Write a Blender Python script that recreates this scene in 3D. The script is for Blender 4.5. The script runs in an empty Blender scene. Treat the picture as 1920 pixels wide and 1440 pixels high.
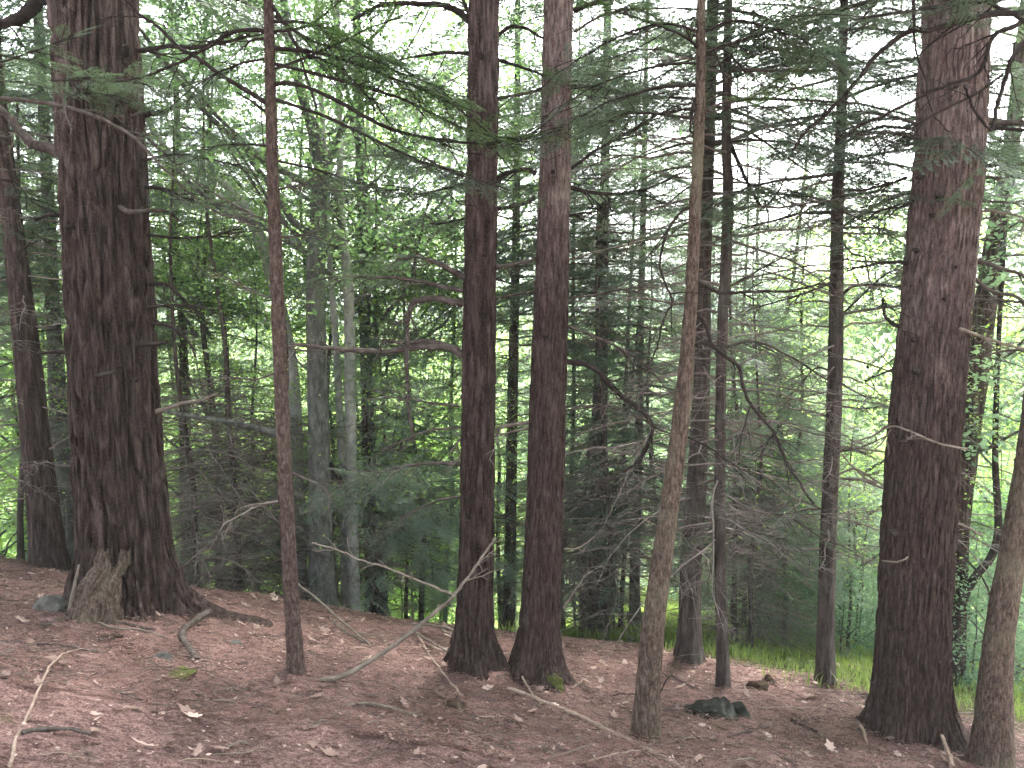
import bpy, math
import numpy as np
from mathutils import Vector

# ------------------------------------------------------------------ camera, light, exposure
SC = bpy.context.scene
COL = SC.collection
F = 1500.0                       # focal length in pixels of the 1920 px wide photograph
PITCH = math.radians(7.0)        # the camera looks 7 degrees down
EYE = np.array([0.0, 0.0, 1.6])
cd = bpy.data.cameras.new("camera"); cam = bpy.data.objects.new("camera", cd); COL.objects.link(cam)
cam.location = EYE; cam.rotation_euler = (math.pi/2 - PITCH, 0, 0)
cd.sensor_width = 36.0; cd.lens = 36.0*F/1920.0; cd.clip_end = 2000; cd.clip_start = 0.05
SC.camera = cam
SUN_EL, SUN_AZ = math.radians(58), math.radians(25)
wd = bpy.data.worlds.new("World"); SC.world = wd; wd.use_nodes = True
wn = wd.node_tree.nodes; wl = wd.node_tree.links
bg = wn["Background"]; sky = wn.new("ShaderNodeTexSky"); sky.sky_type = 'NISHITA'; sky.sun_disc = False
sky.sun_elevation = SUN_EL; sky.sun_rotation = SUN_AZ; sky.air_density = 0.7; sky.dust_density = 4.0; sky.ozone_density = 0.6
hs = wn.new('ShaderNodeHueSaturation'); hs.inputs['Saturation'].default_value = 0.3      # an overcast, nearly neutral sky
wl.new(sky.outputs[0], hs.inputs['Color']); wl.new(hs.outputs[0], bg.inputs[0]); bg.inputs[1].default_value = 0.15
ld = bpy.data.lights.new("sun", 'SUN'); ld.energy = 1.5; ld.angle = math.radians(14); ld.color = (1, 0.96, 0.9)
sun = bpy.data.objects.new("sun", ld); COL.objects.link(sun)
sdir = Vector((math.sin(SUN_AZ)*math.cos(SUN_EL), math.cos(SUN_AZ)*math.cos(SUN_EL), math.sin(SUN_EL)))
sun.rotation_euler = sdir.to_track_quat('Z', 'Y').to_euler()
SC.view_settings.view_transform = 'Standard'; SC.view_settings.look = 'None'
SC.view_settings.exposure = 4.02; SC.view_settings.gamma = 1.0; SC.view_settings.use_curve_mapping = False
cy = SC.cycles
cy.max_bounces = 6; cy.diffuse_bounces = 3; cy.glossy_bounces = 1; cy.transmission_bounces = 4; cy.volume_bounces = 1
cy.transparent_max_bounces = 4; cy.caustics_reflective = False; cy.caustics_refractive = False
cy.use_denoising = True

RNG = np.random.default_rng(11)

# ------------------------------------------------------------------ maths helpers
def unit(v):
    v = np.asarray(v, float); return v/np.maximum(np.linalg.norm(v, axis=-1, keepdims=True), 1e-9)

def hash3(ix, iy, iz, seed):
    with np.errstate(over='ignore'):
        h = (ix.astype(np.uint32)*np.uint32(374761393) + iy.astype(np.uint32)*np.uint32(668265263)
             + iz.astype(np.uint32)*np.uint32(2147483647) + np.uint32(seed*974711 % 4294967295))
        h = (h ^ (h >> np.uint32(13)))*np.uint32(1274126177); h ^= h >> np.uint32(16)
    return h.astype(np.float64)/4294967295.0

def noise3(p, seed=0):
    p = np.asarray(p, float); i = np.floor(p).astype(np.int64); f = p - i; f = f*f*(3-2*f)
    r = 0
    for dx in (0, 1):
        for dy in (0, 1):
            for dz in (0, 1):
                w = (f[..., 0] if dx else 1-f[..., 0])*(f[..., 1] if dy else 1-f[..., 1])*(f[..., 2] if dz else 1-f[..., 2])
                r = r + w*hash3(i[..., 0]+dx, i[..., 1]+dy, i[..., 2]+dz, seed)
    return r

def noise2(x, y, seed=0):
    x = np.asarray(x, float); return noise3(np.stack([x, np.broadcast_to(y, x.shape), np.zeros_like(x)], -1), seed)

# ------------------------------------------------------------------ the lie of the land
_ys = np.linspace(-300, 600, 18001)
_flat = (1-np.clip((_ys-20)/18, 0, 1)**2*(3-2*np.clip((_ys-20)/18, 0, 1)))*np.clip((_ys+14)/10, 0.05, 1)
_dy = _ys[1]-_ys[0]
_zs = -np.cumsum(0.25*_flat)*_dy; _zs -= np.interp(0, _ys, _zs)
_ze = -np.cumsum(_flat/(1+np.exp(-(_ys-8.0)/0.35)))*_dy; _ze -= _ze[0]

MOUNDS = []
def ground(x, y):
    x = np.asarray(x, float); y = np.asarray(y, float)
    z = np.interp(y, _ys, _zs) - 0.16*12*np.tanh(x/12) + np.interp(y, _ys, _ze)*(0.055 + 0.195/(1+np.exp((x-1.2)/0.7)))
    for mx, my, w, h in MOUNDS: z = z + h*np.exp(-((x-mx)**2+(y-my)**2)/(w*w))
    return z + 0.10*(noise2(x*0.7+3, y*0.7, 3)-0.5) + 0.05*(noise2(x*2.3, y*2.3+9, 4)-0.5)

def add_mounds():
    for px, py, w, h in ((235, 1140, .75, .08), (1712, 1375, .75, .09), (886, 1250, .4, .07), (1006, 1265, .42, .07), (555, 1262, .2, .05), (1212, 1378, .22, .05), (1292, 1238, .35, .05), (1548, 1280, .3, .05)):
        p = hit(px, py); MOUNDS.append((p[0], p[1], w, h))

def grassy(x, y): return y + .78*np.maximum(x, -1) + 1.5*np.clip(-x-4.6, 0, 2)

def gz(x, y): return float(ground(np.array([x]), np.array([y]))[0])

cP, sP = math.cos(PITCH), math.sin(PITCH)
def ray(px, py):
    a = (px-960)/F; b = -(py-720)/F
    return np.array([a, cP + b*sP, -sP + b*cP])

def at(px, py, Y):
    d = ray(px, py); return EYE + d*(Y/d[1])

def hit(px, py, lift=0.0):
    d = ray(px, py); t = np.linspace(2, 60, 6000)/d[1]
    P = EYE + d*t[:, None]; below = np.nonzero(P[:, 2] <= ground(P[:, 0], P[:, 1]) + lift)[0]
    return P[below[0]] if len(below) else P[-1]

add_mounds()

def smooth_path(P, n):
    """Catmull-Rom through the points, n samples"""
    P = np.asarray(P, float)
    if len(P) == 2: return P[0] + (P[1]-P[0])*np.linspace(0, 1, n)[:, None]
    A = np.vstack([2*P[0]-P[1], P, 2*P[-1]-P[-2]]); t = np.linspace(0, len(P)-1-1e-9, n)
    i = t.astype(int); f = (t-i)[:, None]; p0, p1, p2, p3 = A[i], A[i+1], A[i+2], A[i+3]
    return 0.5*((2*p1)+(-p0+p2)*f+(2*p0-5*p1+4*p2-p3)*f*f+(-p0+3*p1-3*p2+p3)*f**3)

# ------------------------------------------------------------------ mesh builder
class MB:
    def __init__(s): s.V = []; s.F = []; s.n = 0
    def add(s, V, Fc, mat=0, smooth=False):
        V = np.asarray(V, float).reshape(-1, 3); Fc = np.asarray(Fc, np.int64)
        if len(Fc) == 0: return
        s.V.append(V); s.F.append((Fc+s.n, mat, smooth)); s.n += len(V)
    def build(s, name, mats, parent=None, loc=None, origin=None):
        me = bpy.data.meshes.new(name)
        V = np.concatenate(s.V) if s.V else np.zeros((0, 3))
        if origin is not None: V = V - np.asarray(origin)
        me.vertices.add(len(V)); me.vertices.foreach_set('co', V.astype(np.float32).ravel())
        loops = np.concatenate([f.ravel() for f, m, q in s.F]).astype(np.int32)
        tot = np.concatenate([np.full(len(f), f.shape[1]) for f, m, q in s.F]).astype(np.int32)
        mi = np.concatenate([np.full(len(f), m) if np.isscalar(m) else np.asarray(m) for f, m, q in s.F]).astype(np.int32)
        sm = np.concatenate([np.full(len(f), q) for f, m, q in s.F])
        me.loops.add(len(loops)); me.polygons.add(len(tot))
        st = np.concatenate([[0], np.cumsum(tot)[:-1]]).astype(np.int32)
        me.polygons.foreach_set('loop_start', st); me.loops.foreach_set('vertex_index', loops)
        for m in (mats if isinstance(mats, (list, tuple)) else [mats]): me.materials.append(m)
        me.polygons.foreach_set('material_index', mi); me.polygons.foreach_set('use_smooth', sm.astype(bool))
        me.update(calc_edges=True)
        return link(name, me, parent, loc)

def link(name, me, parent=None, loc=None):
    o = bpy.data.objects.new(name, me); COL.objects.link(o)
    if parent is not None: o.parent = parent
    if loc is not None: o.location = loc
    return o

def thing(name, label, cat, loc, group=None):
    o = bpy.data.objects.new(name, None); COL.objects.link(o); o.location = loc; o.empty_display_size = 0.1
    o['label'] = label; o['category'] = cat
    if group: o['group'] = group
    return o

def tag(o, label=None, cat=None, group=None, kind=None):
    if label: o['label'] = label
    if cat: o['category'] = cat
    if group: o['group'] = group
    if kind: o['kind'] = kind
    return o

def tubes(P, R, sides=4):
    """many tubes at once: P (N,K,3), R (N,K)"""
    P = np.asarray(P, float); R = np.asarray(R, float); N, K, _ = P.shape
    T = np.gradient(P, axis=1); T = unit(T)
    ref = np.zeros_like(T); ref[..., 2] = 1
    steep = np.abs(T[..., 2]).mean(1) > 0.8; ref[steep] = (1, 0, 0)
    a = unit(np.cross(T, ref)); b = np.cross(T, a)
    th = np.arange(sides)*2*math.pi/sides
    V = P[:, :, None] + R[:, :, None, None]*(a[:, :, None]*np.cos(th)[None, None, :, None] + b[:, :, None]*np.sin(th)[None, None, :, None])
    base = (np.arange(N)*K*sides)[:, None, None]; k = (np.arange(K-1)*sides)[None, :, None]; j = np.arange(sides)[None, None, :]; j2 = (j+1) % sides
    Fc = np.stack([base+k+j, base+k+j2, base+k+sides+j2, base+k+sides+j], -1).reshape(-1, 4)
    return V.reshape(-1, 3), Fc

def add_tube(mb, P, R, sides=6, mat=0):
    V, Fc = tubes(np.asarray(P)[None], np.asarray(R)[None], sides); mb.add(V, Fc, mat, True)
    n = len(P)
    for k in (0, n-1):
        o = k*sides; idx = o+np.arange(sides)
        c = V[idx].mean(0); tri = np.stack([idx, np.roll(idx, -1), np.full(sides, len(V))], -1)
        mb.add(np.vstack([V, c]), tri[:, ::-1] if k == 0 else tri, mat, True)

# ------------------------------------------------------------------ materials
def new_mat(name):
    m = bpy.data.materials.new(name); m.use_nodes = True; nt = m.node_tree; nt.nodes.clear()
    out = nt.nodes.new('ShaderNodeOutputMaterial'); return m, nt, out

def ramp(nt, stops, fac=None):
    r = nt.nodes.new('ShaderNodeValToRGB'); e = r.color_ramp.elements
    while len(e) < len(stops): e.new(0.5)
    for q, (p, c) in zip(e, stops): q.position = p; q.color = (*c, 1)
    if fac is not None: nt.links.new(fac, r.inputs[0])
    return r

def tex(nt, kind, vec, scale, **kw):
    n = nt.nodes.new(kind); n.inputs['Scale'].default_value = scale
    if vec is not None: nt.links.new(vec, n.inputs['Vector'])
    for k, v in kw.items():
        if k in n.inputs: n.inputs[k].default_value = v
        else: setattr(n, k, v)
    return n

def mapping(nt, src, sc):
    m = nt.nodes.new('ShaderNodeMapping'); m.inputs['Scale'].default_value = sc; nt.links.new(src, m.inputs[0]); return m.outputs[0]

def mixc(nt, a, b, fac, mode='MIX'):
    n = nt.nodes.new('ShaderNodeMix'); n.data_type = 'RGBA'; n.blend_type = mode
    for s, v in ((n.inputs[6], a), (n.inputs[7], b), (n.inputs[0], fac)):
        if hasattr(v, 'is_linked') or hasattr(v, 'links'): nt.links.new(v, s)
        else: s.default_value = (*v, 1) if isinstance(v, tuple) else v
    return n.outputs[2]

def bark_mat(name, lo, mid, hi, fine=26, stretch=0.16, bump=0.6, lichen=0.0, lich_col=(0.16, 0.17, 0.13), pale=0.0, z0=3.2, z1=6.2):
    m, nt, out = new_mat(name); L = nt.links
    tc = nt.nodes.new('ShaderNodeTexCoord'); v = mapping(nt, tc.outputs['Object'], (1, 1, stretch))
    n1 = tex(nt, 'ShaderNodeTexNoise', v, fine, Detail=5, Roughness=0.65)
    n2 = tex(nt, 'ShaderNodeTexVoronoi', v, fine*0.8, feature='DISTANCE_TO_EDGE')
    n3 = tex(nt, 'ShaderNodeTexNoise', tc.outputs['Object'], 2.3, Detail=4)
    n4 = tex(nt, 'ShaderNodeTexNoise', tc.outputs['Object'], 70, Detail=3)
    r = ramp(nt, [(0.33, lo), (0.5, mid), (0.7, hi)], n1.outputs[0])
    c = mixc(nt, r.outputs[0], hi, ramp(nt, [(0.5, (0, 0, 0)), (0.75, (0.5, 0.5, 0.5))], n4.outputs[0]).outputs[0])
    if lichen > 0:
        k = ramp(nt, [(0.62-0.25*lichen, (0, 0, 0)), (0.75, (lichen, lichen, lichen))], n3.outputs[0])
        c = mixc(nt, c, lich_col, k.outputs[0])
    if pale > 0:      # brighter skylight on the upper trunk, painted into the bark colour by height
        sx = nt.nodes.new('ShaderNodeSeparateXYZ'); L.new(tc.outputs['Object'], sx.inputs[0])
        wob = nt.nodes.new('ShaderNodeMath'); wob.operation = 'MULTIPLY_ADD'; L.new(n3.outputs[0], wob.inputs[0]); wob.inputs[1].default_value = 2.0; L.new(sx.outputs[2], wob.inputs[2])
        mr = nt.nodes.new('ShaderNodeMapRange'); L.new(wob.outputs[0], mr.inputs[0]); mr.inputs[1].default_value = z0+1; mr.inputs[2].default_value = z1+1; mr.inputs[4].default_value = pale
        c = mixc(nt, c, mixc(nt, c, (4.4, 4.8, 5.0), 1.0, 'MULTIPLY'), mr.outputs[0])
    b = nt.nodes.new('ShaderNodeBsdfPrincipled'); L.new(c, b.inputs['Base Color']); b.inputs['Roughness'].default_value = 0.9
    b.inputs['Specular IOR Level'].default_value = 0.04
    ad = nt.nodes.new('ShaderNodeMath'); ad.operation = 'MULTIPLY_ADD'; L.new(n2.outputs[0], ad.inputs[0]); ad.inputs[1].default_value = 1.2; L.new(n1.outputs[0], ad.inputs[2])
    bp = nt.nodes.new('ShaderNodeBump'); bp.inputs['Strength'].default_value = bump; bp.inputs['Distance'].default_value = 0.03
    L.new(ad.outputs[0], bp.inputs['Height']); L.new(bp.outputs[0], b.inputs['Normal']); L.new(b.outputs[0], out.inputs[0])
    return m

def leaf_mat(name, c1, c2, c3, trans=0.45, tint=1.3, clump=0.8):
    m, nt, out = new_mat(name); L = nt.links
    ge = nt.nodes.new('ShaderNodeNewGeometry'); tc = nt.nodes.new('ShaderNodeTexCoord'); oi = nt.nodes.new('ShaderNodeObjectInfo')
    n = tex(nt, 'ShaderNodeTexNoise', ge.outputs['Position'], clump, Detail=3)
    ad = nt.nodes.new('ShaderNodeMath'); ad.operation = 'MULTIPLY_ADD'; L.new(ge.outputs['Random Per Island'], ad.inputs[0]); ad.inputs[1].default_value = 0.35; L.new(n.outputs[0], ad.inputs[2])
    a2 = nt.nodes.new('ShaderNodeMath'); a2.operation = 'MULTIPLY_ADD'; L.new(oi.outputs['Random'], a2.inputs[0]); a2.inputs[1].default_value = 0.2; L.new(ad.outputs[0], a2.inputs[2])
    r = ramp(nt, [(0.45, c1), (0.75, c2), (1.0, c3)], a2.outputs[0])
    d = nt.nodes.new('ShaderNodeBsdfPrincipled'); L.new(r.outputs[0], d.inputs['Base Color']); d.inputs['Roughness'].default_value = 0.45
    d.inputs['Specular IOR Level'].default_value = 0.35
    t = nt.nodes.new('ShaderNodeBsdfTranslucent'); g = mixc(nt, r.outputs[0], (tint, tint*1.05, tint*0.75), 1.0, 'MULTIPLY'); L.new(g, t.inputs[0])
    mx = nt.nodes.new('ShaderNodeMixShader'); mx.inputs[0].default_value = trans
    L.new(d.outputs[0], mx.inputs[1]); L.new(t.outputs[0], mx.inputs[2]); L.new(mx.outputs[0], out.inputs[0])
    return m

def plain_mat(name, stops, scale=12, rough=0.9, bump=0.4, vec_scale=(1, 1, 1), detail=5):
    m, nt, out = new_mat(name); L = nt.links
    tc = nt.nodes.new('ShaderNodeTexCoord'); v = mapping(nt, tc.outputs['Object'], vec_scale)
    n = tex(nt, 'ShaderNodeTexNoise', v, scale, Detail=detail, Roughness=0.65); r = ramp(nt, stops, n.outputs[0])
    b = nt.nodes.new('ShaderNodeBsdfPrincipled'); L.new(r.outputs[0], b.inputs['Base Color']); b.inputs['Roughness'].default_value = rough
    b.inputs['Specular IOR Level'].default_value = 0.04
    bp = nt.nodes.new('ShaderNodeBump'); bp.inputs['Strength'].default_value = bump; bp.inputs['Distance'].default_value = 0.02
    L.new(n.outputs[0], bp.inputs['Height']); L.new(bp.outputs[0], b.inputs['Normal']); L.new(b.outputs[0], out.inputs[0])
    return m

M = {}
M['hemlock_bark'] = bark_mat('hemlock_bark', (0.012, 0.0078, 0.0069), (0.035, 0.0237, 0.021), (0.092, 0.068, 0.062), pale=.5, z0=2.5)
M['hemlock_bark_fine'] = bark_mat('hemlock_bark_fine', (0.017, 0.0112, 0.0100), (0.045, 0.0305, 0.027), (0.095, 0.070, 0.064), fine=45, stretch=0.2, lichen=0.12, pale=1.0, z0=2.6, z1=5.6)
M['sapling_bark'] = bark_mat('sapling_bark', (0.032, 0.023, 0.019), (0.078, 0.057, 0.046), (0.18, 0.135, 0.11), fine=60, stretch=0.3, lichen=0.5, lich_col=(0.17, 0.17, 0.11))
M['red_sapling_bark'] = bark_mat('red_sapling_bark', (0.032, 0.022, 0.019), (0.07, 0.048, 0.041), (0.15, 0.112, 0.098), fine=60, stretch=0.35, lichen=0.2)
M['grey_bark'] = bark_mat('grey_bark', (0.04, 0.04, 0.037), (0.085, 0.084, 0.077), (0.17, 0.17, 0.158), fine=18, stretch=0.35, bump=0.25, lichen=0.6, lich_col=(0.13, 0.15, 0.11))
M['pale_bark'] = bark_mat('pale_bark', (0.19, 0.187, 0.172), (0.30, 0.297, 0.275), (0.44, 0.435, 0.41), fine=16, stretch=0.6, bump=0.2, lichen=0.5, lich_col=(0.2, 0.22, 0.17))
M['far_bark'] = bark_mat('far_bark', (0.028, 0.022, 0.02), (0.062, 0.049, 0.044), (0.125, 0.104, 0.095), fine=22, lichen=0.4)
M['dead_wood'] = plain_mat('dead_wood', [(0.3, (0.04, 0.032, 0.028)), (0.55, (0.085, 0.07, 0.062)), (0.8, (0.17, 0.15, 0.135))], 14)
M['dead_twig'] = plain_mat('dead_twig', [(0.3, (0.10, 0.08, 0.072)), (0.55, (0.19, 0.16, 0.145)), (0.8, (0.33, 0.29, 0.27))], 5)
M['dark_wood'] = plain_mat('dark_wood', [(0.3, (0.018, 0.014, 0.013)), (0.7, (0.05, 0.04, 0.036))], 16)
M['pale_stick'] = plain_mat('pale_stick', [(0.3, (0.16, 0.115, 0.09)), (0.7, (0.34, 0.26, 0.215))], 12)
M['grey_stick'] = plain_mat('grey_stick', [(0.3, (0.085, 0.068, 0.056)), (0.7, (0.22, 0.185, 0.155))], 12)
M['needles'] = leaf_mat('needles', (0.052, 0.083, 0.060), (0.082, 0.122, 0.086), (0.118, 0.165, 0.108), trans=0.45, tint=1.5)
M['needles_bright'] = leaf_mat('needles_bright', (0.045, 0.095, 0.035), (0.075, 0.145, 0.045), (0.115, 0.19, 0.06), trans=0.45, tint=1.5)
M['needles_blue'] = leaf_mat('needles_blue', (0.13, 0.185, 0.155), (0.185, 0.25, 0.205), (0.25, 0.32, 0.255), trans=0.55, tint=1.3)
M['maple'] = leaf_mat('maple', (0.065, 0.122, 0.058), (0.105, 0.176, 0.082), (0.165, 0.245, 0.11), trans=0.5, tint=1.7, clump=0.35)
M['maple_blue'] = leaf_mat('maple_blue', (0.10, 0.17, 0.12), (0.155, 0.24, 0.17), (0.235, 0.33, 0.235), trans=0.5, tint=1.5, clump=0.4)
M['maple_bright'] = leaf_mat('maple_bright', (0.15, 0.25, 0.075), (0.22, 0.335, 0.10), (0.31, 0.42, 0.14), trans=0.6, tint=1.7, clump=0.35)
M['grass'] = leaf_mat('grass', (0.14, 0.20, 0.06), (0.21, 0.28, 0.085), (0.31, 0.37, 0.13), trans=0.4, tint=1.4, clump=0.6)
M['litter'] = leaf_mat('litter', (0.075, 0.045, 0.036), (0.25, 0.165, 0.138), (0.52, 0.39, 0.34), trans=0.15, tint=1.0, clump=3)
M['needle_litter'] = leaf_mat('needle_litter', (0.09, 0.045, 0.036), (0.19, 0.10, 0.085), (0.33, 0.21, 0.18), trans=0.1, tint=1.0, clump=2)
M['stone'] = plain_mat('stone', [(0.3, (0.05, 0.048, 0.044)), (0.55, (0.10, 0.098, 0.09)), (0.8, (0.24, 0.235, 0.22))], 9)
M['mossy_stone'] = plain_mat('mossy_stone', [(0.3, (0.012, 0.012, 0.0105)), (0.52, (0.032, 0.032, 0.027)), (0.72, (0.11, 0.11, 0.095))], 9, bump=0.8)
M['moss'] = plain_mat('moss', [(0.3, (0.045, 0.05, 0.02)), (0.6, (0.085, 0.09, 0.032)), (0.8, (0.15, 0.14, 0.06))], 30, bump=1)
M['rotten'] = plain_mat('rotten', [(0.3, (0.016, 0.010, 0.0085)), (0.46, (0.06, 0.040, 0.032)), (0.58, (0.065, 0.050, 0.032)), (0.72, (0.16, 0.12, 0.10))], 11, bump=1.0, vec_scale=(1, 1, 0.5))

def ground_mat():
    m, nt, out = new_mat('forest_floor'); L = nt.links
    ge = nt.nodes.new('ShaderNodeNewGeometry'); pos = ge.outputs['Position']
    v1 = mapping(nt, pos, (1, 2.2, 1)); v2 = mapping(nt, pos, (2.2, 1, 1))
    nA = tex(nt, 'ShaderNodeTexNoise', v1, 38, Detail=6, Roughness=0.75); nB = tex(nt, 'ShaderNodeTexNoise', v2, 55, Detail=5, Roughness=0.75)
    big = tex(nt, 'ShaderNodeTexNoise', pos, 1.4, Detail=5, Roughness=0.6)
    sp = tex(nt, 'ShaderNodeTexVoronoi', pos, 42)
    av = nt.nodes.new('ShaderNodeMath'); av.operation = 'ADD'; L.new(nA.outputs[0], av.inputs[0]); L.new(nB.outputs[0], av.inputs[1])
    hv = nt.nodes.new('ShaderNodeMath'); hv.operation = 'MULTIPLY'; L.new(av.outputs[0], hv.inputs[0]); hv.inputs[1].default_value = 0.5
    r = ramp(nt, [(0.37, (0.036, 0.020, 0.018)), (0.46, (0.150, 0.088, 0.079)), (0.54, (0.26, 0.167, 0.152)), (0.64, (0.45, 0.33, 0.305))], hv.outputs[0])
    dk = ramp(nt, [(0.32, (0.42, 0.41, 0.40)), (0.47, (0.85, 0.84, 0.83)), (0.62, (1.18, 1.15, 1.14))], big.outputs[0])
    c = mixc(nt, r.outputs[0], dk.outputs[0], 1.0, 'MULTIPLY')
    nC = tex(nt, 'ShaderNodeTexNoise', v1, 11, Detail=6, Roughness=0.7); c = mixc(nt, c, ramp(nt, [(0.36, (0.42, 0.40, 0.40)), (0.5, (0.92, 0.92, 0.92)), (0.66, (1.25, 1.25, 1.25))], nC.outputs[0]).outputs[0], 1.0, 'MULTIPLY')
    fl = ramp(nt, [(0.0, (1, 1, 1)), (0.16, (0, 0, 0))], sp.outputs[0])
    c = mixc(nt, c, (0.42, 0.30, 0.26), mixc(nt, (0, 0, 0), fl.outputs[0], 0.35))
    ms = tex(nt, 'ShaderNodeTexNoise', pos, 2.7, Detail=4); k = ramp(nt, [(0.66, (0, 0, 0)), (0.74, (0.45, 0.45, 0.45))], ms.outputs[0])
    c = mixc(nt, c, (0.13, 0.12, 0.05), k.outputs[0])
    # beyond the crest the needle carpet gives way to grass, mostly on the right
    sx = nt.nodes.new('ShaderNodeSeparateXYZ'); L.new(pos, sx.inputs[0])
    e = nt.nodes.new('ShaderNodeAttribute'); e.attribute_name = 'grassy'
    e2 = nt.nodes.new('ShaderNodeMath'); e2.operation = 'MULTIPLY_ADD'; L.new(big.outputs[0], e2.inputs[0]); e2.inputs[1].default_value = 3.5; L.new(e.outputs['Fac'], e2.inputs[2])
    mr = nt.nodes.new('ShaderNodeMapRange'); L.new(e2.outputs[0], mr.inputs[0]); mr.inputs[1].default_value = 11.9; mr.inputs[2].default_value = 13.2
    gr = ramp(nt, [(0.35, (0.06, 0.09, 0.03)), (0.6, (0.13, 0.18, 0.05))], nA.outputs[0])
    c = mixc(nt, c, gr.outputs[0], mr.outputs[0])
    b = nt.nodes.new('ShaderNodeBsdfPrincipled'); L.new(c, b.inputs['Base Color']); b.inputs['Roughness'].default_value = 0.95; b.inputs['Specular IOR Level'].default_value = 0.1
    bp = nt.nodes.new('ShaderNodeBump'); bp.inputs['Strength'].default_value = 1.0; bp.inputs['Distance'].default_value = 0.03
    L.new(hv.outputs[0], bp.inputs['Height']); L.new(bp.outputs[0], b.inputs['Normal']); L.new(b.outputs[0], out.inputs[0])
    return m

# ------------------------------------------------------------------ ground sheet
def build_ground():
    def axis(a, b, step, far):
        core = np.arange(a, b+step/2, step); g1 = []; d = step; x = b
        while x < far: d *= 1.25; x += d; g1.append(x)
        g0 = []; d = step; x = a
        while x > -far: d *= 1.25; x -= d; g0.append(x)
        return np.array(g0[::-1] + list(core) + g1)
    X = axis(-6.5, 6.5, 0.04, 260); Y = axis(3.0, 11.5, 0.035, 260)
    gx, gy = np.meshgrid(X, Y); z = ground(gx, gy)
    near = np.exp(-np.maximum(0, np.abs(gy-7)-5)/3)
    z = z + near*(0.035*(noise2(gx*6, gy*6, 5)-0.5) + 0.03*(noise2(gx*13, gy*15, 6)-0.5) + 0.02*(noise2(gx*24, gy*24, 16)-0.5))
    # the dark hole between the trunks, scooped out of the carpet
    hx, hy, _ = hit(945, 1352); dd = ((gx-hx)/0.13)**2 + ((gy-hy)/0.09)**2; z = z - 0.13*np.exp(-dd*1.3)
    V = np.stack([gx, gy, z], -1).reshape(-1, 3); nx, ny = len(X), len(Y)
    i = (np.arange(ny-1)[:, None]*nx + np.arange(nx-1)[None]).ravel()
    mb = MB(); mb.add(V, np.stack([i, i+1, i+1+nx, i+nx], -1), 0, True)
    o = tag(mb.build('ground', ground_mat()), kind='structure')
    at_ = o.data.attributes.new('grassy', 'FLOAT', 'POINT'); at_.data.foreach_set('value', grassy(V[:, 0], V[:, 1]).astype(np.float32))
build_ground()

# ------------------------------------------------------------------ foliage templates
def place(T, pos, ax, up, sc):
    """stamp template T=(V, tris, mats) at many places; returns V, F, mats"""
    V, Fc, mt = T; ax = unit(ax); ay = unit(np.cross(up, ax)); az = np.cross(ax, ay)
    R = np.stack([ax, ay, az], -1)*np.asarray(sc)[:, None, None]
    out = np.einsum('mij,nj->mni', R, V) + np.asarray(pos)[:, None]
    Fo = Fc[None] + (np.arange(len(pos))*len(V))[:, None, None]
    return out.reshape(-1, 3), Fo.reshape(-1, 3), np.tile(mt, len(pos))

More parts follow.
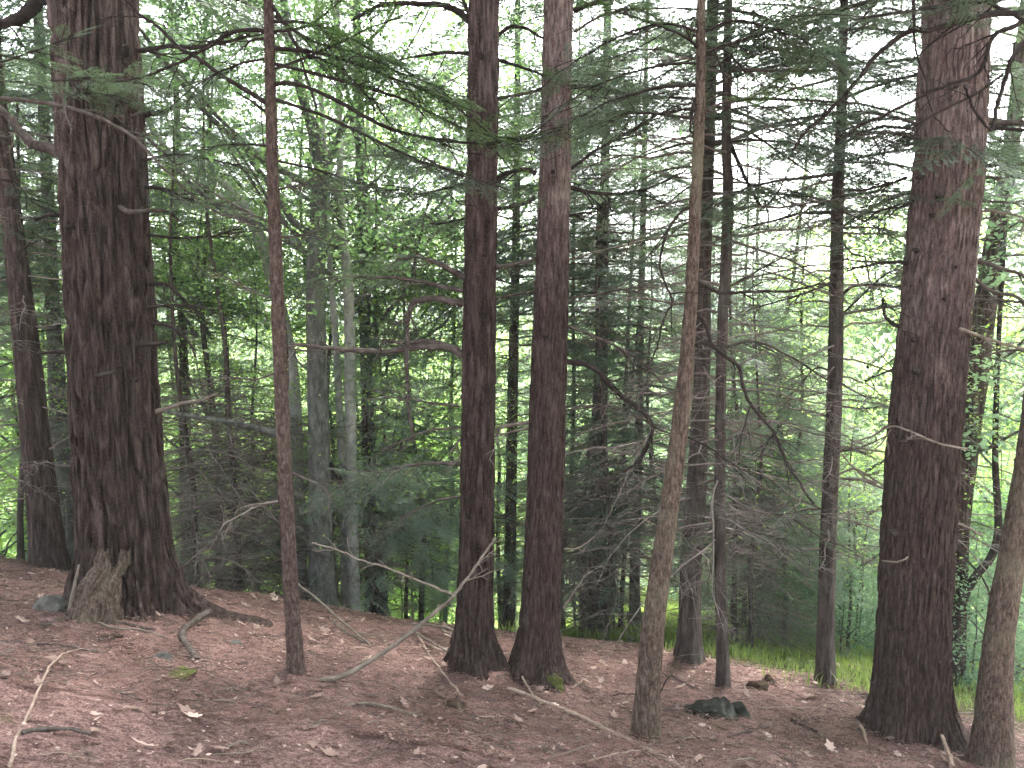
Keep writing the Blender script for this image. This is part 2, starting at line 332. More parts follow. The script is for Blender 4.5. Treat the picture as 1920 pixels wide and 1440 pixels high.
def spray(seed, nl, nw, gap, subs=False, dead=False, nside=15):
    """a flat hemlock spray one metre long: twig, side twigs and needles as separate small faces"""
    r = np.random.default_rng(seed); segs = []
    def bend(a, b, k=4, sag=0.04):
        t = np.linspace(0, 1, k)[:, None]; p = a + (b-a)*t; p[:, 2] -= sag*np.linalg.norm(b-a)*(t[:, 0]**2); return p
    main = bend(np.zeros(3), np.array([1, r.normal(0, .03), 0.0]), 8, 0.12); segs.append((main, 0.006))
    for i in range(nside):
        p = 0.08 + 0.88*i/nside + r.normal(0, .012); s = 1 if i % 2 else -1
        o = np.array([np.interp(p, np.linspace(0, 1, 8), main[:, k]) for k in range(3)])
        L = (0.46*(1-p)**0.75 + 0.07)*r.uniform(.7, 1.15)
        a = math.radians(r.uniform(42, 62)); e = o + L*np.array([math.cos(a), s*math.sin(a), r.normal(-.06, .08)])
        sg = bend(o, e); segs.append((sg, 0.0035))
        if subs and L > 0.12:
            for q in np.arange(0.25, 0.95, 0.16):
                s2 = 1 if r.random() < .5 else -1; oo = o+(e-o)*q; a2 = a*s + s2*math.radians(r.uniform(35, 55))
                l2 = L*(1-q)*0.55+0.03; segs.append((bend(oo, oo+l2*np.array([math.cos(a2), math.sin(a2), r.normal(-.05, .06)]), 3), 0.002))
    V = []; Fc = []; mt = []; n = 0
    for P, w in segs:
        k = len(P); d = unit(P[-1]-P[0]); sd = unit(np.cross(d, [0, 0, 1])); up = np.array([0, 0, 1.0])
        q = np.stack([P[0]+sd*w, P[0]-sd*w*.5+up*w*.8, P[0]-sd*w*.5-up*w*.8, P[-1]]); mid = P[k//2]
        V.append(q); Fc += [(n, n+1, n+3), (n+1, n+2, n+3), (n+2, n, n+3)]; mt += [1]*3; n += 4
        if dead: continue
        L = np.linalg.norm(P[-1]-P[0]); cnt = max(2, int(L/gap)); t = (np.arange(cnt)+r.random(cnt)*.8)/cnt
        tt = np.linspace(0, 1, k); C = np.stack([np.interp(t, tt, P[:, j]) for j in range(3)], -1)
        for s in (-1, 1):
            a = np.radians(r.uniform(50, 80, cnt)); l = nl*r.uniform(.7, 1.2, cnt)
            nd = d[None]*np.cos(a)[:, None] + s*sd[None]*np.sin(a)[:, None] + np.array([0, 0, 1])*r.normal(.0, .22, cnt)[:, None]
            nd = unit(nd); side = unit(np.cross(nd, [0, 0, 1.0]) + r.normal(0, .35, (cnt, 3)))
            b1 = C + side*nw*.5; b2 = C - side*nw*.5; tip = C + nd*l[:, None]
            V.append(np.stack([b1, b2, tip], 1).reshape(-1, 3)); i = n + 3*np.arange(cnt)
            Fc += list(zip(i, i+1, i+2)); mt += [0]*cnt; n += 3*cnt
    return np.concatenate(V), np.array(Fc, np.int64), np.array(mt)

SP_NEAR = [spray(s, 0.026, 0.0055, 0.0095, True) for s in (1, 2, 3)]       # for twigs within about 8 m
SP_MID = [spray(s, 0.040, 0.013, 0.016, False, nside=19) for s in (4, 5, 6)]
SP_FAR = [spray(s, 0.075, 0.030, 0.038, False, nside=15) for s in (7, 8)]

def branch_curve(o, az, L, rise, droop, r, K=7, wob=0.03):
    s = np.linspace(0, 1, K); d = np.array([math.cos(az), math.sin(az), 0]); sd = np.array([-d[1], d[0], 0])
    w = np.cumsum(r.normal(0, wob, K))*L*0.5; w -= w[0]; wz = np.cumsum(r.normal(0, wob, K))*L*0.4; wz -= wz[0]
    return o + d*(s*L)[:, None] + sd*w[:, None] + np.array([0, 0, 1])*(L*(rise*s - droop*s*s) + wz)[:, None]

def foliage_on(mb, P, temps, r, size, start=0.25, gap=0.15, mat0=0, mat1=1, tilt=0.3, dens=1.0):
    """sprays on both sides of a branch path P"""
    K = len(P); seg = np.linalg.norm(np.diff(P, axis=0), axis=1); L = seg.sum(); cum = np.concatenate([[0], np.cumsum(seg)])/L
    n = max(3, int(L*(1-start)/gap)); s = start + (1-start)*(np.arange(n)+r.random(n)*.6)/n; s = s[r.random(n) < dens]
    if len(s) == 0: return
    C = np.stack([np.interp(s, cum, P[:, j]) for j in range(3)], -1); T = unit(np.stack([np.interp(s, cum, np.gradient(P[:, j], cum)) for j in range(3)], -1))
    up = unit(np.array([0, 0, 1.0]) + r.normal(0, tilt, (len(s), 3))); sd = unit(np.cross(T, up))
    sg = np.where(np.arange(len(s)) % 2 == 0, 1, -1); a = np.radians(r.uniform(35, 65, len(s)))
    D = T*np.cos(a)[:, None] + sd*(sg*np.sin(a))[:, None]; D[:, 2] -= r.uniform(.02, .22, len(s))
    sc = size*(1.05 - 0.6*s)*r.uniform(.7, 1.25, len(s))
    C = np.vstack([C, P[-1:]]); D = np.vstack([D, T[-1:]]); up = np.vstack([up, up[-1:]]); sc = np.append(sc, size*.55)
    for q in range(len(temps)):
        k = np.arange(len(C)) % len(temps) == q
        if k.any():
            V, Fc, mt = place(temps[q], C[k], D[k], up[k], sc[k]); mb.add(V, Fc, np.where(mt == 0, mat0, mat1))

def hemlock_crown(name, seed, z0, z1, L0, nb, temps, size, gap, lowL=0.7, mat='needles', sides=4, start=.25, dens=1.0, uptilt=.25, thin=0):
    r = np.random.default_rng(seed); mb = MB(); Ps = []; Rs = []
    for i in range(nb):
        f = (i + r.random())/nb
        if thin and f > thin and i % 3: continue
        z = z0 + (z1-z0)*f; az = i*2.399 + r.normal(0, .35)
        L = L0*min(1, lowL + f*1.5)*(1-f)**0.7*r.uniform(.6, 1.15) + 0.25
        P = branch_curve(np.array([0, 0, z]), az, L, r.uniform(.0, .22), r.uniform(.15, .42), r)
        Ps.append(P); Rs.append(np.linspace(0.006*L+0.003, 0.002, len(P)))
        foliage_on(mb, P, temps, r, size*r.uniform(.8, 1.2), start=start, gap=gap, dens=dens, tilt=uptilt)
    V, Fc = tubes(np.array(Ps), np.array(Rs), sides); mb.add(V, Fc, 1, True)
    o = mb.build(name, [M[mat], M['dead_wood']]); me = o.data; bpy.data.objects.remove(o); return me

def dead_twigs(name, seed, z0, z1, nb, L0, rad=1.0, sub=9):
    """tiers of bare dead branches with fine twigs on the lower trunk of a shaded hemlock"""
    r = np.random.default_rng(seed); mb = MB(); Ps = []; Rs = []; tP = []; tR = []
    for i in range(nb):
        z = z0 + (z1-z0)*(i+r.random())/nb; az = i*2.399 + r.normal(0, .4); L = L0*r.uniform(.3, 1.2)
        P = branch_curve(np.array([0, 0, z]), az, L, r.uniform(-.15, .25), r.uniform(0, .55), r, wob=.05); Ps.append(P); Rs.append(rad*np.linspace(.006+.005*L, .0025, len(P)))
        for j in range(sub):
            s = r.uniform(.2, 1); k = s*(len(P)-1); k0 = min(int(k), len(P)-2); o = P[k0]+(P[k0+1]-P[k0])*(k-k0)
            a2 = az + (1 if j % 2 else -1)*math.radians(r.uniform(30, 70)); l2 = L*(1.1-s)*r.uniform(.3, .7)+.08
            Q = branch_curve(o, a2, l2, r.uniform(-.25, .25), r.uniform(0, .5), r, K=4, wob=.07); tP.append(Q); tR.append(rad*np.linspace(.003, .0015, 4))
            for q in range(4):
                o2 = Q[1 + q % 3]; a3 = a2+(1 if q % 2 else -1)*math.radians(r.uniform(30, 70))
                tP.append(branch_curve(o2, a3, l2*r.uniform(.25, .5), r.uniform(-.3, .2), .2, r, K=4, wob=.07)); tR.append(rad*np.linspace(.0022, .0012, 4))
    V, Fc = tubes(np.array(Ps), np.array(Rs), 4); mb.add(V, Fc, 0, True)
    V, Fc = tubes(np.array(tP), np.array(tR), 3); mb.add(V, Fc, 0, True)
    o = mb.build(name, [M['dead_twig']]); me = o.data; bpy.data.objects.remove(o); return me

def leaf_crown(name, seed, z0, z1, R, clumps, per, leaf, mat, squash=.35, core=.25):
    """broad-leaved crown: clumps of leaf-sized faces spread through the volume, on limbs"""
    r = np.random.default_rng(seed); mb = MB()
    th = r.uniform(0, 2*math.pi, clumps); u = r.random(clumps); zz = z0 + (z1-z0)*u
    prof = np.sin(math.pi*np.clip(u*.85+.12, 0, 1))**.7; rr = R*prof*np.sqrt(r.uniform(core, 1, clumps))
    C = np.stack([rr*np.cos(th), rr*np.sin(th), zz], -1)
    n = r.poisson(per, clumps); idx = np.repeat(np.arange(clumps), n); N = len(idx); cs = r.uniform(.5, 1.25, clumps)[idx]*R*.27
    pos = C[idx] + r.normal(0, 1, (N, 3))*np.stack([cs, cs, cs*squash], -1)
    nrm = unit(np.array([0, 0, 1.0]) + r.normal(0, .55, (N, 3))); ax = unit(np.cross(nrm, r.normal(0, 1, (N, 3)))); ay = np.cross(nrm, ax)
    l = leaf*r.uniform(.6, 1.3, N)[:, None]
    V = np.stack([pos-ax*l*.5, pos+ay*l*.33-ax*l*.08, pos+ax*l*.55-nrm*l*.15, pos-ay*l*.33-ax*l*.08], 1).reshape(-1, 3)
    i = 4*np.arange(N); mb.add(V, np.stack([i, i+1, i+2, i+3], -1), 0)
    K = 9; Ps = []
    for c in range(0, clumps, 5):
        a = np.array([0, 0, max(z0*.6, C[c, 2]-rr[c]*.8-.3)]); b = C[c]; t = np.linspace(0, 1, K)[:, None]
        Ps.append(a+(b-a)*t + np.array([0, 0, 1])*(np.sin(t*math.pi)*-.12*rr[c]) + np.cumsum(r.normal(0, .03*R, (K, 3)), 0)*np.sqrt(t*(1-t)+.02))
    if Ps:
        V, Fc = tubes(np.array(Ps), np.tile(np.linspace(.05, .012, K)*max(.25, R/3.5), (len(Ps), 1)), 5); mb.add(V, Fc, 1, True)
    o = mb.build(name, [M[mat], M['grey_bark']]); me = o.data; bpy.data.objects.remove(o); return me

CROWN_HIGH = [hemlock_crown('crown', 20+i, 5.2, 20, 3.6, 75, SP_FAR, 1.0, 0.26, lowL=.8, thin=.35) for i in range(2)]
CROWN_MID = [hemlock_crown('crown', 30+i, 4.2, 12.3, 2.7, 66, SP_MID, 0.90, 0.16, lowL=.75, uptilt=.3, thin=.62, dens=.95) for i in range(3)]
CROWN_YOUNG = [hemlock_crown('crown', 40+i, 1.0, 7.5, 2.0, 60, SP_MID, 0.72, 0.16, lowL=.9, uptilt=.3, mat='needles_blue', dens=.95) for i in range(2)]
CROWN_FAR = [hemlock_crown('crown', 50+i, 3.0, 17, 3.0, 95, SP_FAR, 1.0, 0.22, lowL=.8, uptilt=.4, thin=.5) for i in range(2)]
TWIGS = [dead_twigs('dead_twigs', 60+i, 0.9, 6.0, 60, 1.5) for i in range(3)]
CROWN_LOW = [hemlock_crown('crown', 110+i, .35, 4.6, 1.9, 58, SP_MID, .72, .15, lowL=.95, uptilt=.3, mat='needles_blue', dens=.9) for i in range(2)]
BRUSH = [dead_twigs('dead_twigs', 120+i, .15, 3.0, 75, 1.7, 1.0, 10) for i in range(2)]
LEAF_TALL = [leaf_crown('crown', 70+i, 3.0, 15, 4.0, 60, 330, .085, 'maple') for i in range(3)]
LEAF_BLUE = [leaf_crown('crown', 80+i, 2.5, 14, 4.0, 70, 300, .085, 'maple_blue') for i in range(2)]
LEAF_LOW = [leaf_crown('crown', 90+i, .4, 4.2, 1.7, 50, 150, .075, 'maple_bright') for i in range(2)]
LEAF_BRIGHT = [leaf_crown('crown', 100+i, 1.5, 11, 3.6, 60, 330, .085, 'maple_bright') for i in range(2)]
LEAF_LOW_BLUE = [leaf_crown('crown', 95+i, .2, 3.2, 1.5, 45, 150, .075, 'maple_blue') for i in range(2)]

# ------------------------------------------------------------------ trunks
def trunk_mesh(path, rad, mat, segs=40, amp=0.0, plate=0.035, flare=0.0, lobes=5, seed=0, dz=0.06, zfine=6.0, parent=None, name='trunk', origin=None, jag=0):
    """tapered trunk with real bark ridges and root flare; path and rad given as control points from the base up"""
    path = np.asarray(path, float); rad = np.asarray(rad, float)
    L = np.concatenate([[0], np.cumsum(np.linalg.norm(np.diff(path, axis=0), axis=1))])
    ss = []; s = 0.0
    while s < L[-1]: ss.append(s); s += dz if s < zfine else 0.5
    ss.append(L[-1]); ss = np.array(ss)
    sp = smooth_path(path, 400); Ls = np.concatenate([[0], np.cumsum(np.linalg.norm(np.diff(sp, axis=0), axis=1))])
    C = np.stack([np.interp(ss, Ls*L[-1]/Ls[-1], sp[:, j]) for j in range(3)], -1); Rr = np.interp(ss, L, rad)
    th = np.linspace(0, 2*math.pi, segs, endpoint=False); ct, st = np.cos(th), np.sin(th)
    h = C[:, 2]-C[0, 2]-0.4
    fl = flare*np.exp(-np.maximum(h, -.3)/0.22); r0 = np.random.default_rng(seed); ph = r0.uniform(0, 6.28, 3)
    lob = 1 + .45*np.cos(lobes*th+ph[0]) + .3*np.cos((lobes-2)*th+ph[1])
    R = Rr[:, None]*(1 + fl[:, None]*lob[None]) * (1+.03*np.cos(2*th+ph[2])[None])
    if amp > 0:
        k = np.maximum(Rr, .02)[:, None]/plate
        q = np.stack([k*ct[None]*1.0 + 0*R, k*st[None] + 0*R, np.broadcast_to(ss[:, None]/(plate*8.5), R.shape)], -1)
        wv = noise3(q*0.6 + 7, seed+1)[..., None]-.5; n = noise3(q + wv*1.4, seed); n2 = noise3(q*np.array([2.1, 2.1, 1.6]), seed+2)
        ridge = 1-np.abs(2*n-1); ridge = np.clip((ridge-.52)/.38, 0, 1)**1.1
        R = R - amp*ridge*(.45+.55*noise3(q*.35+3, seed+5)) + amp*.55*(n2-.5)
    V = np.stack([C[:, 0, None]+R*ct, C[:, 1, None]+R*st, np.broadcast_to(C[:, 2, None], R.shape)], -1)
    if jag: V[-1, :, 2] += jag*(noise2(np.cos(th)*2.5+5, np.sin(th)*2.5, seed)-.35) ; V[-2, :, 2] += .5*jag*(noise2(np.cos(th)*2.5+5, np.sin(th)*2.5, seed)-.35)
    n = len(ss); a = (np.arange(n-1)[:, None]*segs); j = np.arange(segs)[None]; j2 = (j+1) % segs
    mb = MB(); mb.add(V.reshape(-1, 3), np.stack([a+j, a+j2, a+segs+j2, a+segs+j], -1).reshape(-1, 4), 0, True)
    top = V[-1]; mb.add(np.vstack([top, top.mean(0)-[0, 0, .15*bool(jag)]]), np.stack([np.arange(segs), (np.arange(segs)+1) % segs, np.full(segs, segs)], -1), 0, True)
    return mb.build(name, [M[mat]], parent, origin=origin)

class Tree:
    """a tree whose trunk follows points (px, py, width px) read off the photograph at one distance"""
    def __init__(s, name, label, prof, mat, H=16, Y=None, amp=0.0, flare=.25, lobes=5, segs=24, dz=.08, plate=.035, lean_back=0.0, cat='tree', seed=None, group=None):
        prof = sorted(prof, key=lambda p: -p[1]); b = prof[0]
        s.base = hit(b[0], b[1]-.17*b[2]) if Y is None else None
        s.Y = s.base[1] if Y is None else Y
        if s.base is None: s.base = at(b[0], b[1], Y); s.base[2] = gz(s.base[0], Y)
        s.P = []; s.R = []
        for (px, py, w) in prof:
            p = at(px, py, s.Y); p[1] += lean_back*max(0, p[2]-s.base[2])
            s.P.append(p); s.R.append(.5*w*s.Y/F)
        P = [s.base-[0, 0, .4]]; R = [s.R[0]]
        for p, r in zip(s.P, s.R):
            if p[2] > P[-1][2]+.05: P.append(p); R.append(r)
        d = unit(P[-1]-P[-2]); d = unit(d*.6+np.array([0, 0, .6])); top = s.base[2]+H
        if top > P[-1][2]+.5:
            h = top-P[-1][2]; r = R[-1]
            for f in (.35, .7, 1): P.append(P[-1] + d*h*(.35 if f < 1 else .3)/max(d[2], .5)); R.append(r*(1-.9*f)+.01)
        s.top = P[-1]
        s.path = np.array(P); s.rad = np.array(R)
        s.root = thing(name, label, cat, s.base, group); s.seed = seed or int(abs(b[0]))
        trunk_mesh(P, R, mat, segs, amp, plate, flare, lobes, s.seed, dz, zfine=(EYE[2]+.4*s.Y-s.base[2]+.6), parent=s.root, origin=s.base)
    def axis(s, z):
        return np.array([np.interp(z, s.path[:, 2], s.path[:, j]) for j in range(3)])
    def crown(s, me, rot=0.0, sc=1.0, dz=0.0, name='crown'):
        o = link(name, me, s.root); z = s.base[2]+6; c = s.axis(z)
        o.location = (c[0]-s.base[0], c[1]-s.base[1], dz); o.rotation_euler = (0, 0, rot); o.scale = (sc, sc, sc)
        return o
    def twigs(s, k, rot=0.0, sc=1.0, dz=0.0):
        o = link('dead_twigs', TWIGS[k], s.root); c = s.axis(s.base[2]+3)
        o.location = (c[0]-s.base[0], c[1]-s.base[1], dz); o.rotation_euler = (0, 0, rot); o.scale = (sc, sc, sc); return o
    def pts(s, px, Y=None):
        out = []
        for q in px: out.append(at(q[0], q[1], (Y if Y else s.Y) + (q[2] if len(q) > 2 else 0)))
        return np.array(out)
    def limb(s, px, w0, w1, twigs=4, tl=.35, mat='dead_wood', live=0.0, start=.25, gap=.09, Y=None, size=None, seed=None, bright=False, dens=1., sub=3):
        """a branch through the given points; bare with side twigs, or carrying live sprays of size `live` metres"""
        P = smooth_path(s.pts(px, Y), 8*len(px)); n = len(P); Yd = P[:, 1].mean(); R = np.linspace(w0, w1, n)*.5*Yd/F
        r = np.random.default_rng(seed or int(abs(px[-1][0]*7+px[-1][1]))); mb = MB()
        P = P + np.cumsum(r.normal(0, .0035, P.shape), 0)*np.linspace(0, 1, n)[:, None]
        R = R*(1+.12*r.normal(0, 1, n).clip(-1, 1)); add_tube(mb, P, R, 7, 0)
        side_twigs(mb, P, R, r, int(twigs*1.6), tl, sub+1)
        mats = [M[mat], M['needles_bright' if bright else 'needles'], M['dark_wood']]
        if live > 0: foliage_on(mb, P, SP_NEAR, r, live*1.35, start=start, gap=gap*.7, mat0=1, mat1=2, dens=dens)
        return mb.build('branch', mats, s.root, origin=s.base)

def side_twigs(mb, P, R, r, n, tl, sub=3, mat=0):
    if n <= 0: return
    tP = []; tR = []; K = 5; T = unit(np.gradient(P, axis=0))
    for j in range(n):
        k = int(len(P)*r.uniform(.2, .98)); k = min(k, len(P)-1); t = T[k]; sd = unit(np.cross(t, [0, 0, 1.0]) + r.normal(0, .15, 3)); a = math.radians(r.uniform(30, 65))
        d = t*math.cos(a) + sd*math.sin(a)*(1 if j % 2 else -1) + np.array([0, 0, r.normal(-.1, .25)]); l = tl*r.uniform(.35, 1.2)
        def curve(o, d, l):
            s = np.linspace(0, 1, K)[:, None]; return o + d*l*s + np.array([0, 0, -1])*(.25*l*r.uniform(-.3, 1))*s*s + np.cumsum(r.normal(0, .05*l, (K, 3)), 0)*s
        d = unit(d); Q = curve(P[k], d, l); rr = min(R[k]*.55, .0075); tP.append(Q); tR.append(np.linspace(rr, .0018, K))
        for q in range(sub):
            o = Q[1+q % (K-1)]; d2 = unit(d*.7 + unit(np.cross(d, r.normal(0, 1, 3)))*.8); tP.append(curve(o, d2, l*r.uniform(.2, .5))); tR.append(np.linspace(rr*.5, .0014, K))
    V, Fc = tubes(np.array(tP), np.array(tR), 4); mb.add(V, Fc, mat, True)
#@@TREES
# ------------------------------------------------------------------ the trees one can tell apart
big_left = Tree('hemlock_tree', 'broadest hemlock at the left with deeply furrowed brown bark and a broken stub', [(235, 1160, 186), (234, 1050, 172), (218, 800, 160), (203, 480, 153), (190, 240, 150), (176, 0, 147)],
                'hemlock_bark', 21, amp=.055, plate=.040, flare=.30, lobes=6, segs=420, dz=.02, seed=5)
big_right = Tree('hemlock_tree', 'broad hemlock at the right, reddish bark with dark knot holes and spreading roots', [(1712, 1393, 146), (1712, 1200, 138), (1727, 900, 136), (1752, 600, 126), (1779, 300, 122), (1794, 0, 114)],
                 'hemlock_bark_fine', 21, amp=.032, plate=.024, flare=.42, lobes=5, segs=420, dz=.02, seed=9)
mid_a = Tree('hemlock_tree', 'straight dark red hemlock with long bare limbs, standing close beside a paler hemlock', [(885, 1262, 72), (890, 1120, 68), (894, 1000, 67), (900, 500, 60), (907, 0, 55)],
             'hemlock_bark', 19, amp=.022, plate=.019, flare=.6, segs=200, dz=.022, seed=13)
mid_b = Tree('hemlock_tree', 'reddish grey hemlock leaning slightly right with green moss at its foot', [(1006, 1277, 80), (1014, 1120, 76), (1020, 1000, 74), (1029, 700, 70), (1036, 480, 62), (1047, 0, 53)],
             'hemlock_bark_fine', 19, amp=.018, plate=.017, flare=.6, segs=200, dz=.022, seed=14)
slim_red = Tree('hemlock_tree', 'slim reddish young hemlock with many thin branches beside the fallen arched branch', [(555, 1268, 32), (545, 1100, 30), (535, 900, 29), (526, 700, 27), (517, 480, 25), (509, 240, 22), (503, 0, 18)],
                'red_sapling_bark', 9, amp=.006, plate=.012, flare=.2, segs=40, dz=.04, seed=15)
curved = Tree('hemlock_tree', 'curved tan young hemlock with flaky bark, swaying right as it rises', [(1212, 1385, 48), (1222, 1200, 45), (1248, 1000, 38), (1275, 800, 32), (1293, 600, 25), (1303, 400, 22), (1312, 200, 20), (1315, 0, 15)],
              'sapling_bark', 8, amp=.007, plate=.013, flare=.25, segs=48, dz=.04, seed=16)
corner = Tree('hemlock_tree', 'olive brown young tree leaning out of the picture at the lower right corner', [(1848, 1475, 78), (1860, 1400, 74), (1873, 1200, 56), (1905, 1000, 48), (1935, 800, 42)],
              'sapling_bark', 9, Y=5.5, amp=.007, plate=.013, flare=.2, segs=48, dz=.04, seed=17)
slim_mid = Tree('hemlock_tree', 'thin straight pole of a hemlock rising behind the dark mossy rock', [(1356, 1290, 25), (1350, 1000, 22), (1352, 700, 20), (1364, 400, 20), (1362, 250, 17), (1366, 0, 14)],
                'far_bark', 11, amp=.006, plate=.015, segs=28, seed=18)
right_mid = Tree('hemlock_tree', 'slender upright hemlock at the edge of the bright grass, left of the broad right trunk', [(1546, 1285, 34), (1553, 1000, 31), (1566, 700, 28), (1570, 400, 23), (1577, 230, 18), (1583, 0, 14)],
                 'far_bark', 13, amp=.008, plate=.016, segs=32, flare=.3, seed=19)
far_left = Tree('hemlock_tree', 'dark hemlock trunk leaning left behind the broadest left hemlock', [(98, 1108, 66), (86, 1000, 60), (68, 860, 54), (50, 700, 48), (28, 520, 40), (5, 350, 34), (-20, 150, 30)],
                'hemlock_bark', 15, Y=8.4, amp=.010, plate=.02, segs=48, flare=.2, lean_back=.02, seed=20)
behind_left = Tree('hemlock_tree', 'dull grey green trunk half hidden between the two left hemlocks', [(128, 1085, 52), (122, 980, 44), (112, 800, 34), (100, 600, 24), (92, 400, 20)],
                   'grey_bark', 12, Y=10.5, segs=24, seed=21)
grey_main = Tree('hardwood_tree', 'grey smooth hardwood trunk behind the slim reddish hemlock, forking high up', [(606, 1190, 60), (603, 1080, 50), (597, 800, 40), (592, 500, 34), (604, 310, 32), (570, 190, 18), (540, 60, 14)],
                 'grey_bark', 14, Y=9.6, segs=28, amp=.006, plate=.02, flare=.3, seed=22)
grey_arch = Tree('hardwood_tree', 'pale grey stem arching over to the left behind the slim reddish hemlock', [(560, 1180, 36), (556, 850, 26), (545, 680, 24), (508, 510, 24), (470, 410, 24), (415, 340, 20), (330, 300, 12)],
                 'pale_bark', 9, Y=10.6, segs=24, seed=23)
pale_pole = Tree('hardwood_tree', 'pale smooth pole between the grey forked trunk and the bright green leaves', [(664, 1165, 26), (660, 960, 23), (657, 760, 22), (654, 560, 20), (640, 400, 14), (636, 200, 11)],
                 'pale_bark', 13, Y=10.0, segs=20, seed=24)
pale_thin = Tree('hardwood_tree', 'thin pale stem just left of the pale smooth pole', [(648, 1160, 16), (640, 850, 14), (628, 620, 13), (616, 450, 10)],
                 'pale_bark', 12, Y=10.3, segs=16, seed=25)
grey_far = Tree('hardwood_tree', 'grey flared trunk in the shade left of the long bare limbs', [(709, 1182, 44), (702, 1080, 34), (695, 980, 28), (690, 800, 24), (684, 600, 20)],
                'grey_bark', 13, Y=11.0, segs=24, flare=.4, seed=26)
gap_tree = Tree('hemlock_tree', 'narrow dark trunk showing in the gap between the two centre hemlocks', [(953, 1205, 24), (957, 1000, 22), (962, 700, 19), (967, 480, 15), (969, 300, 12)],
                'far_bark', 13, Y=12.0, segs=20, seed=27)
right_centre = Tree('hemlock_tree', 'dusky hemlock with pale dead twigs, right of the two centre hemlocks', [(1121, 1218, 42), (1120, 1050, 36), (1124, 850, 30), (1128, 650, 24), (1132, 450, 18)],
                    'far_bark', 14, Y=11.5, segs=28, amp=.006, plate=.02, flare=.25, seed=28)
dark_right = Tree('hemlock_tree', 'dark flared trunk behind the curved tan young hemlock', [(1292, 1243, 44), (1296, 1050, 43), (1307, 900, 40), (1316, 700, 32), (1322, 500, 24)],
                  'far_bark', 15, segs=36, amp=.008, plate=.02, flare=.45, seed=29)
post_right = Tree('hemlock_tree', 'small dark trunk between the dusky hemlock and the curved tan one', [(1192, 1222, 24), (1190, 1080, 20), (1196, 900, 17), (1200, 700, 13)],
                  'far_bark', 11, Y=12.5, segs=16, seed=30)
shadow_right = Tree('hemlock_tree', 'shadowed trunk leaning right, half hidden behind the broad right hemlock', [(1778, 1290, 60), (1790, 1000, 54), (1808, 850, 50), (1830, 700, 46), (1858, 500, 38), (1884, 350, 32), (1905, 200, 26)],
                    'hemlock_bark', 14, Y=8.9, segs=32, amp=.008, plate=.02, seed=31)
crooked = Tree('hardwood_tree', 'crooked thin dark stem bending right behind the broad right hemlock', [(1786, 1250, 20), (1800, 1140, 19), (1826, 1085, 18), (1858, 1045, 16), (1872, 990, 14), (1866, 850, 11), (1872, 650, 8)],
               'dark_wood', 7, Y=8.6, segs=12, seed=32)
sap_left = Tree('hemlock_tree', 'little dark sapling in the bright gap at the far left', [(40, 1103, 13), (38, 960, 11), (44, 800, 9)], 'far_bark', 6, Y=10.0, segs=10, seed=33)

for t, k, rot, sc, dz in ((big_left, 0, .4, 1., -.2), (big_right, 1, 2.0, 1., .4), (mid_a, 1, 4.1, .9, 1.6), (mid_b, 0, 1.1, .9, 1.9)):
    t.crown(CROWN_HIGH[k], rot, sc, dz)
for t, k, rot, sc, dz in ((right_mid, 0, 0, .9, .6), (far_left, 1, 1, .85, 1.0), (behind_left, 2, 3, .8, .2), (gap_tree, 1, 2, .9, .5), (right_centre, 0, 4, .95, .5), (dark_right, 2, 5.1, 1., .4), (shadow_right, 1, 3.3, .95, .8), (post_right, 0, 2.2, .8, .2), (curved, 1, 2, .5, 3.9), (slim_red, 2, 3, .5, 3.2)):
    t.crown(CROWN_MID[k], rot, sc, dz)
for t, k, rot, sc, dz in ((slim_mid, 0, 1, .9, 4.0), (sap_left, 1, 0, .75, .8)):
    t.crown(CROWN_YOUNG[k], rot, sc, dz)
for t, k, rot, sc, dz in ((grey_main, 0, 1, .8, 1.5), (grey_arch, 1, 2, .45, 3.), (pale_pole, 2, 3, .6, 2.5), (pale_thin, 0, 4, .5, 3.), (grey_far, 1, 5, .7, 2.5)):
    t.crown(LEAF_TALL[k], rot, sc, dz)
crooked.crown(LEAF_LOW_BLUE[0], 0, 1.0, 2.6)
for t, k, rot, sc, dz in ((right_mid, 0, .5, 1., .3), (far_left, 1, 1.5, .8, 0), (gap_tree, 2, 2.5, .8, 0), (right_centre, 0, 3.5, 1.1, 0), (dark_right, 1, 4.5, 1., .3), (shadow_right, 2, 5.5, 1., .2), (post_right, 1, .3, .9, 0),
                          (slim_mid, 2, 1.9, .85, .5), (behind_left, 0, 2.9, .8, 0)):
    t.twigs(k, rot, sc, dz)

# --- limbs read off the photograph
L = mid_a.limb
L([(868, 668), (845, 652), (800, 648), (760, 652), (720, 657), (640, 655), (590, 652), (548, 650)], 17, 6, 5, .3, 'dead_wood')
L([(862, 655), (812, 640), (770, 640), (735, 636), (722, 640), (716, 655)], 9, 4, 2, .2)
L([(870, 568), (850, 567), (815, 560), (780, 566), (768, 590), (765, 620), (761, 700), (764, 760), (772, 832)], 15, 6, 4, .25)
L([(872, 545), (840, 540), (800, 530), (750, 522), (690, 518), (640, 520), (600, 526)], 10, 3, 8, .35, live=.3, start=.35)
L([(872, 520), (845, 507), (820, 495), (790, 487), (740, 490)], 13, 4, 4, .4, live=.32, start=.4)
L([(886, 45), (860, 22), (830, 10), (780, 10), (740, 14), (706, 24), (660, 50)], 14, 5, 5, .4, 'dark_wood', live=.33, start=.55)
L([(884, 35), (872, 10), (855, -20)], 9, 4, 2)
L([(880, 100), (820, 100), (760, 110), (700, 130)], 7, 2, 4, .3, 'dark_wood', live=.32, start=.3, bright=True)
L([(930, 70), (945, 58), (962, 52), (990, 62), (1015, 76)], 8, 4, 2, .2, 'dark_wood')
L([(928, 110), (960, 120), (1000, 132), (1040, 150), (1090, 158)], 7, 3, 3, .3, 'dark_wood', live=.3, bright=True)
L([(930, 500), (960, 497), (1003, 488)], 9, 5, 2)
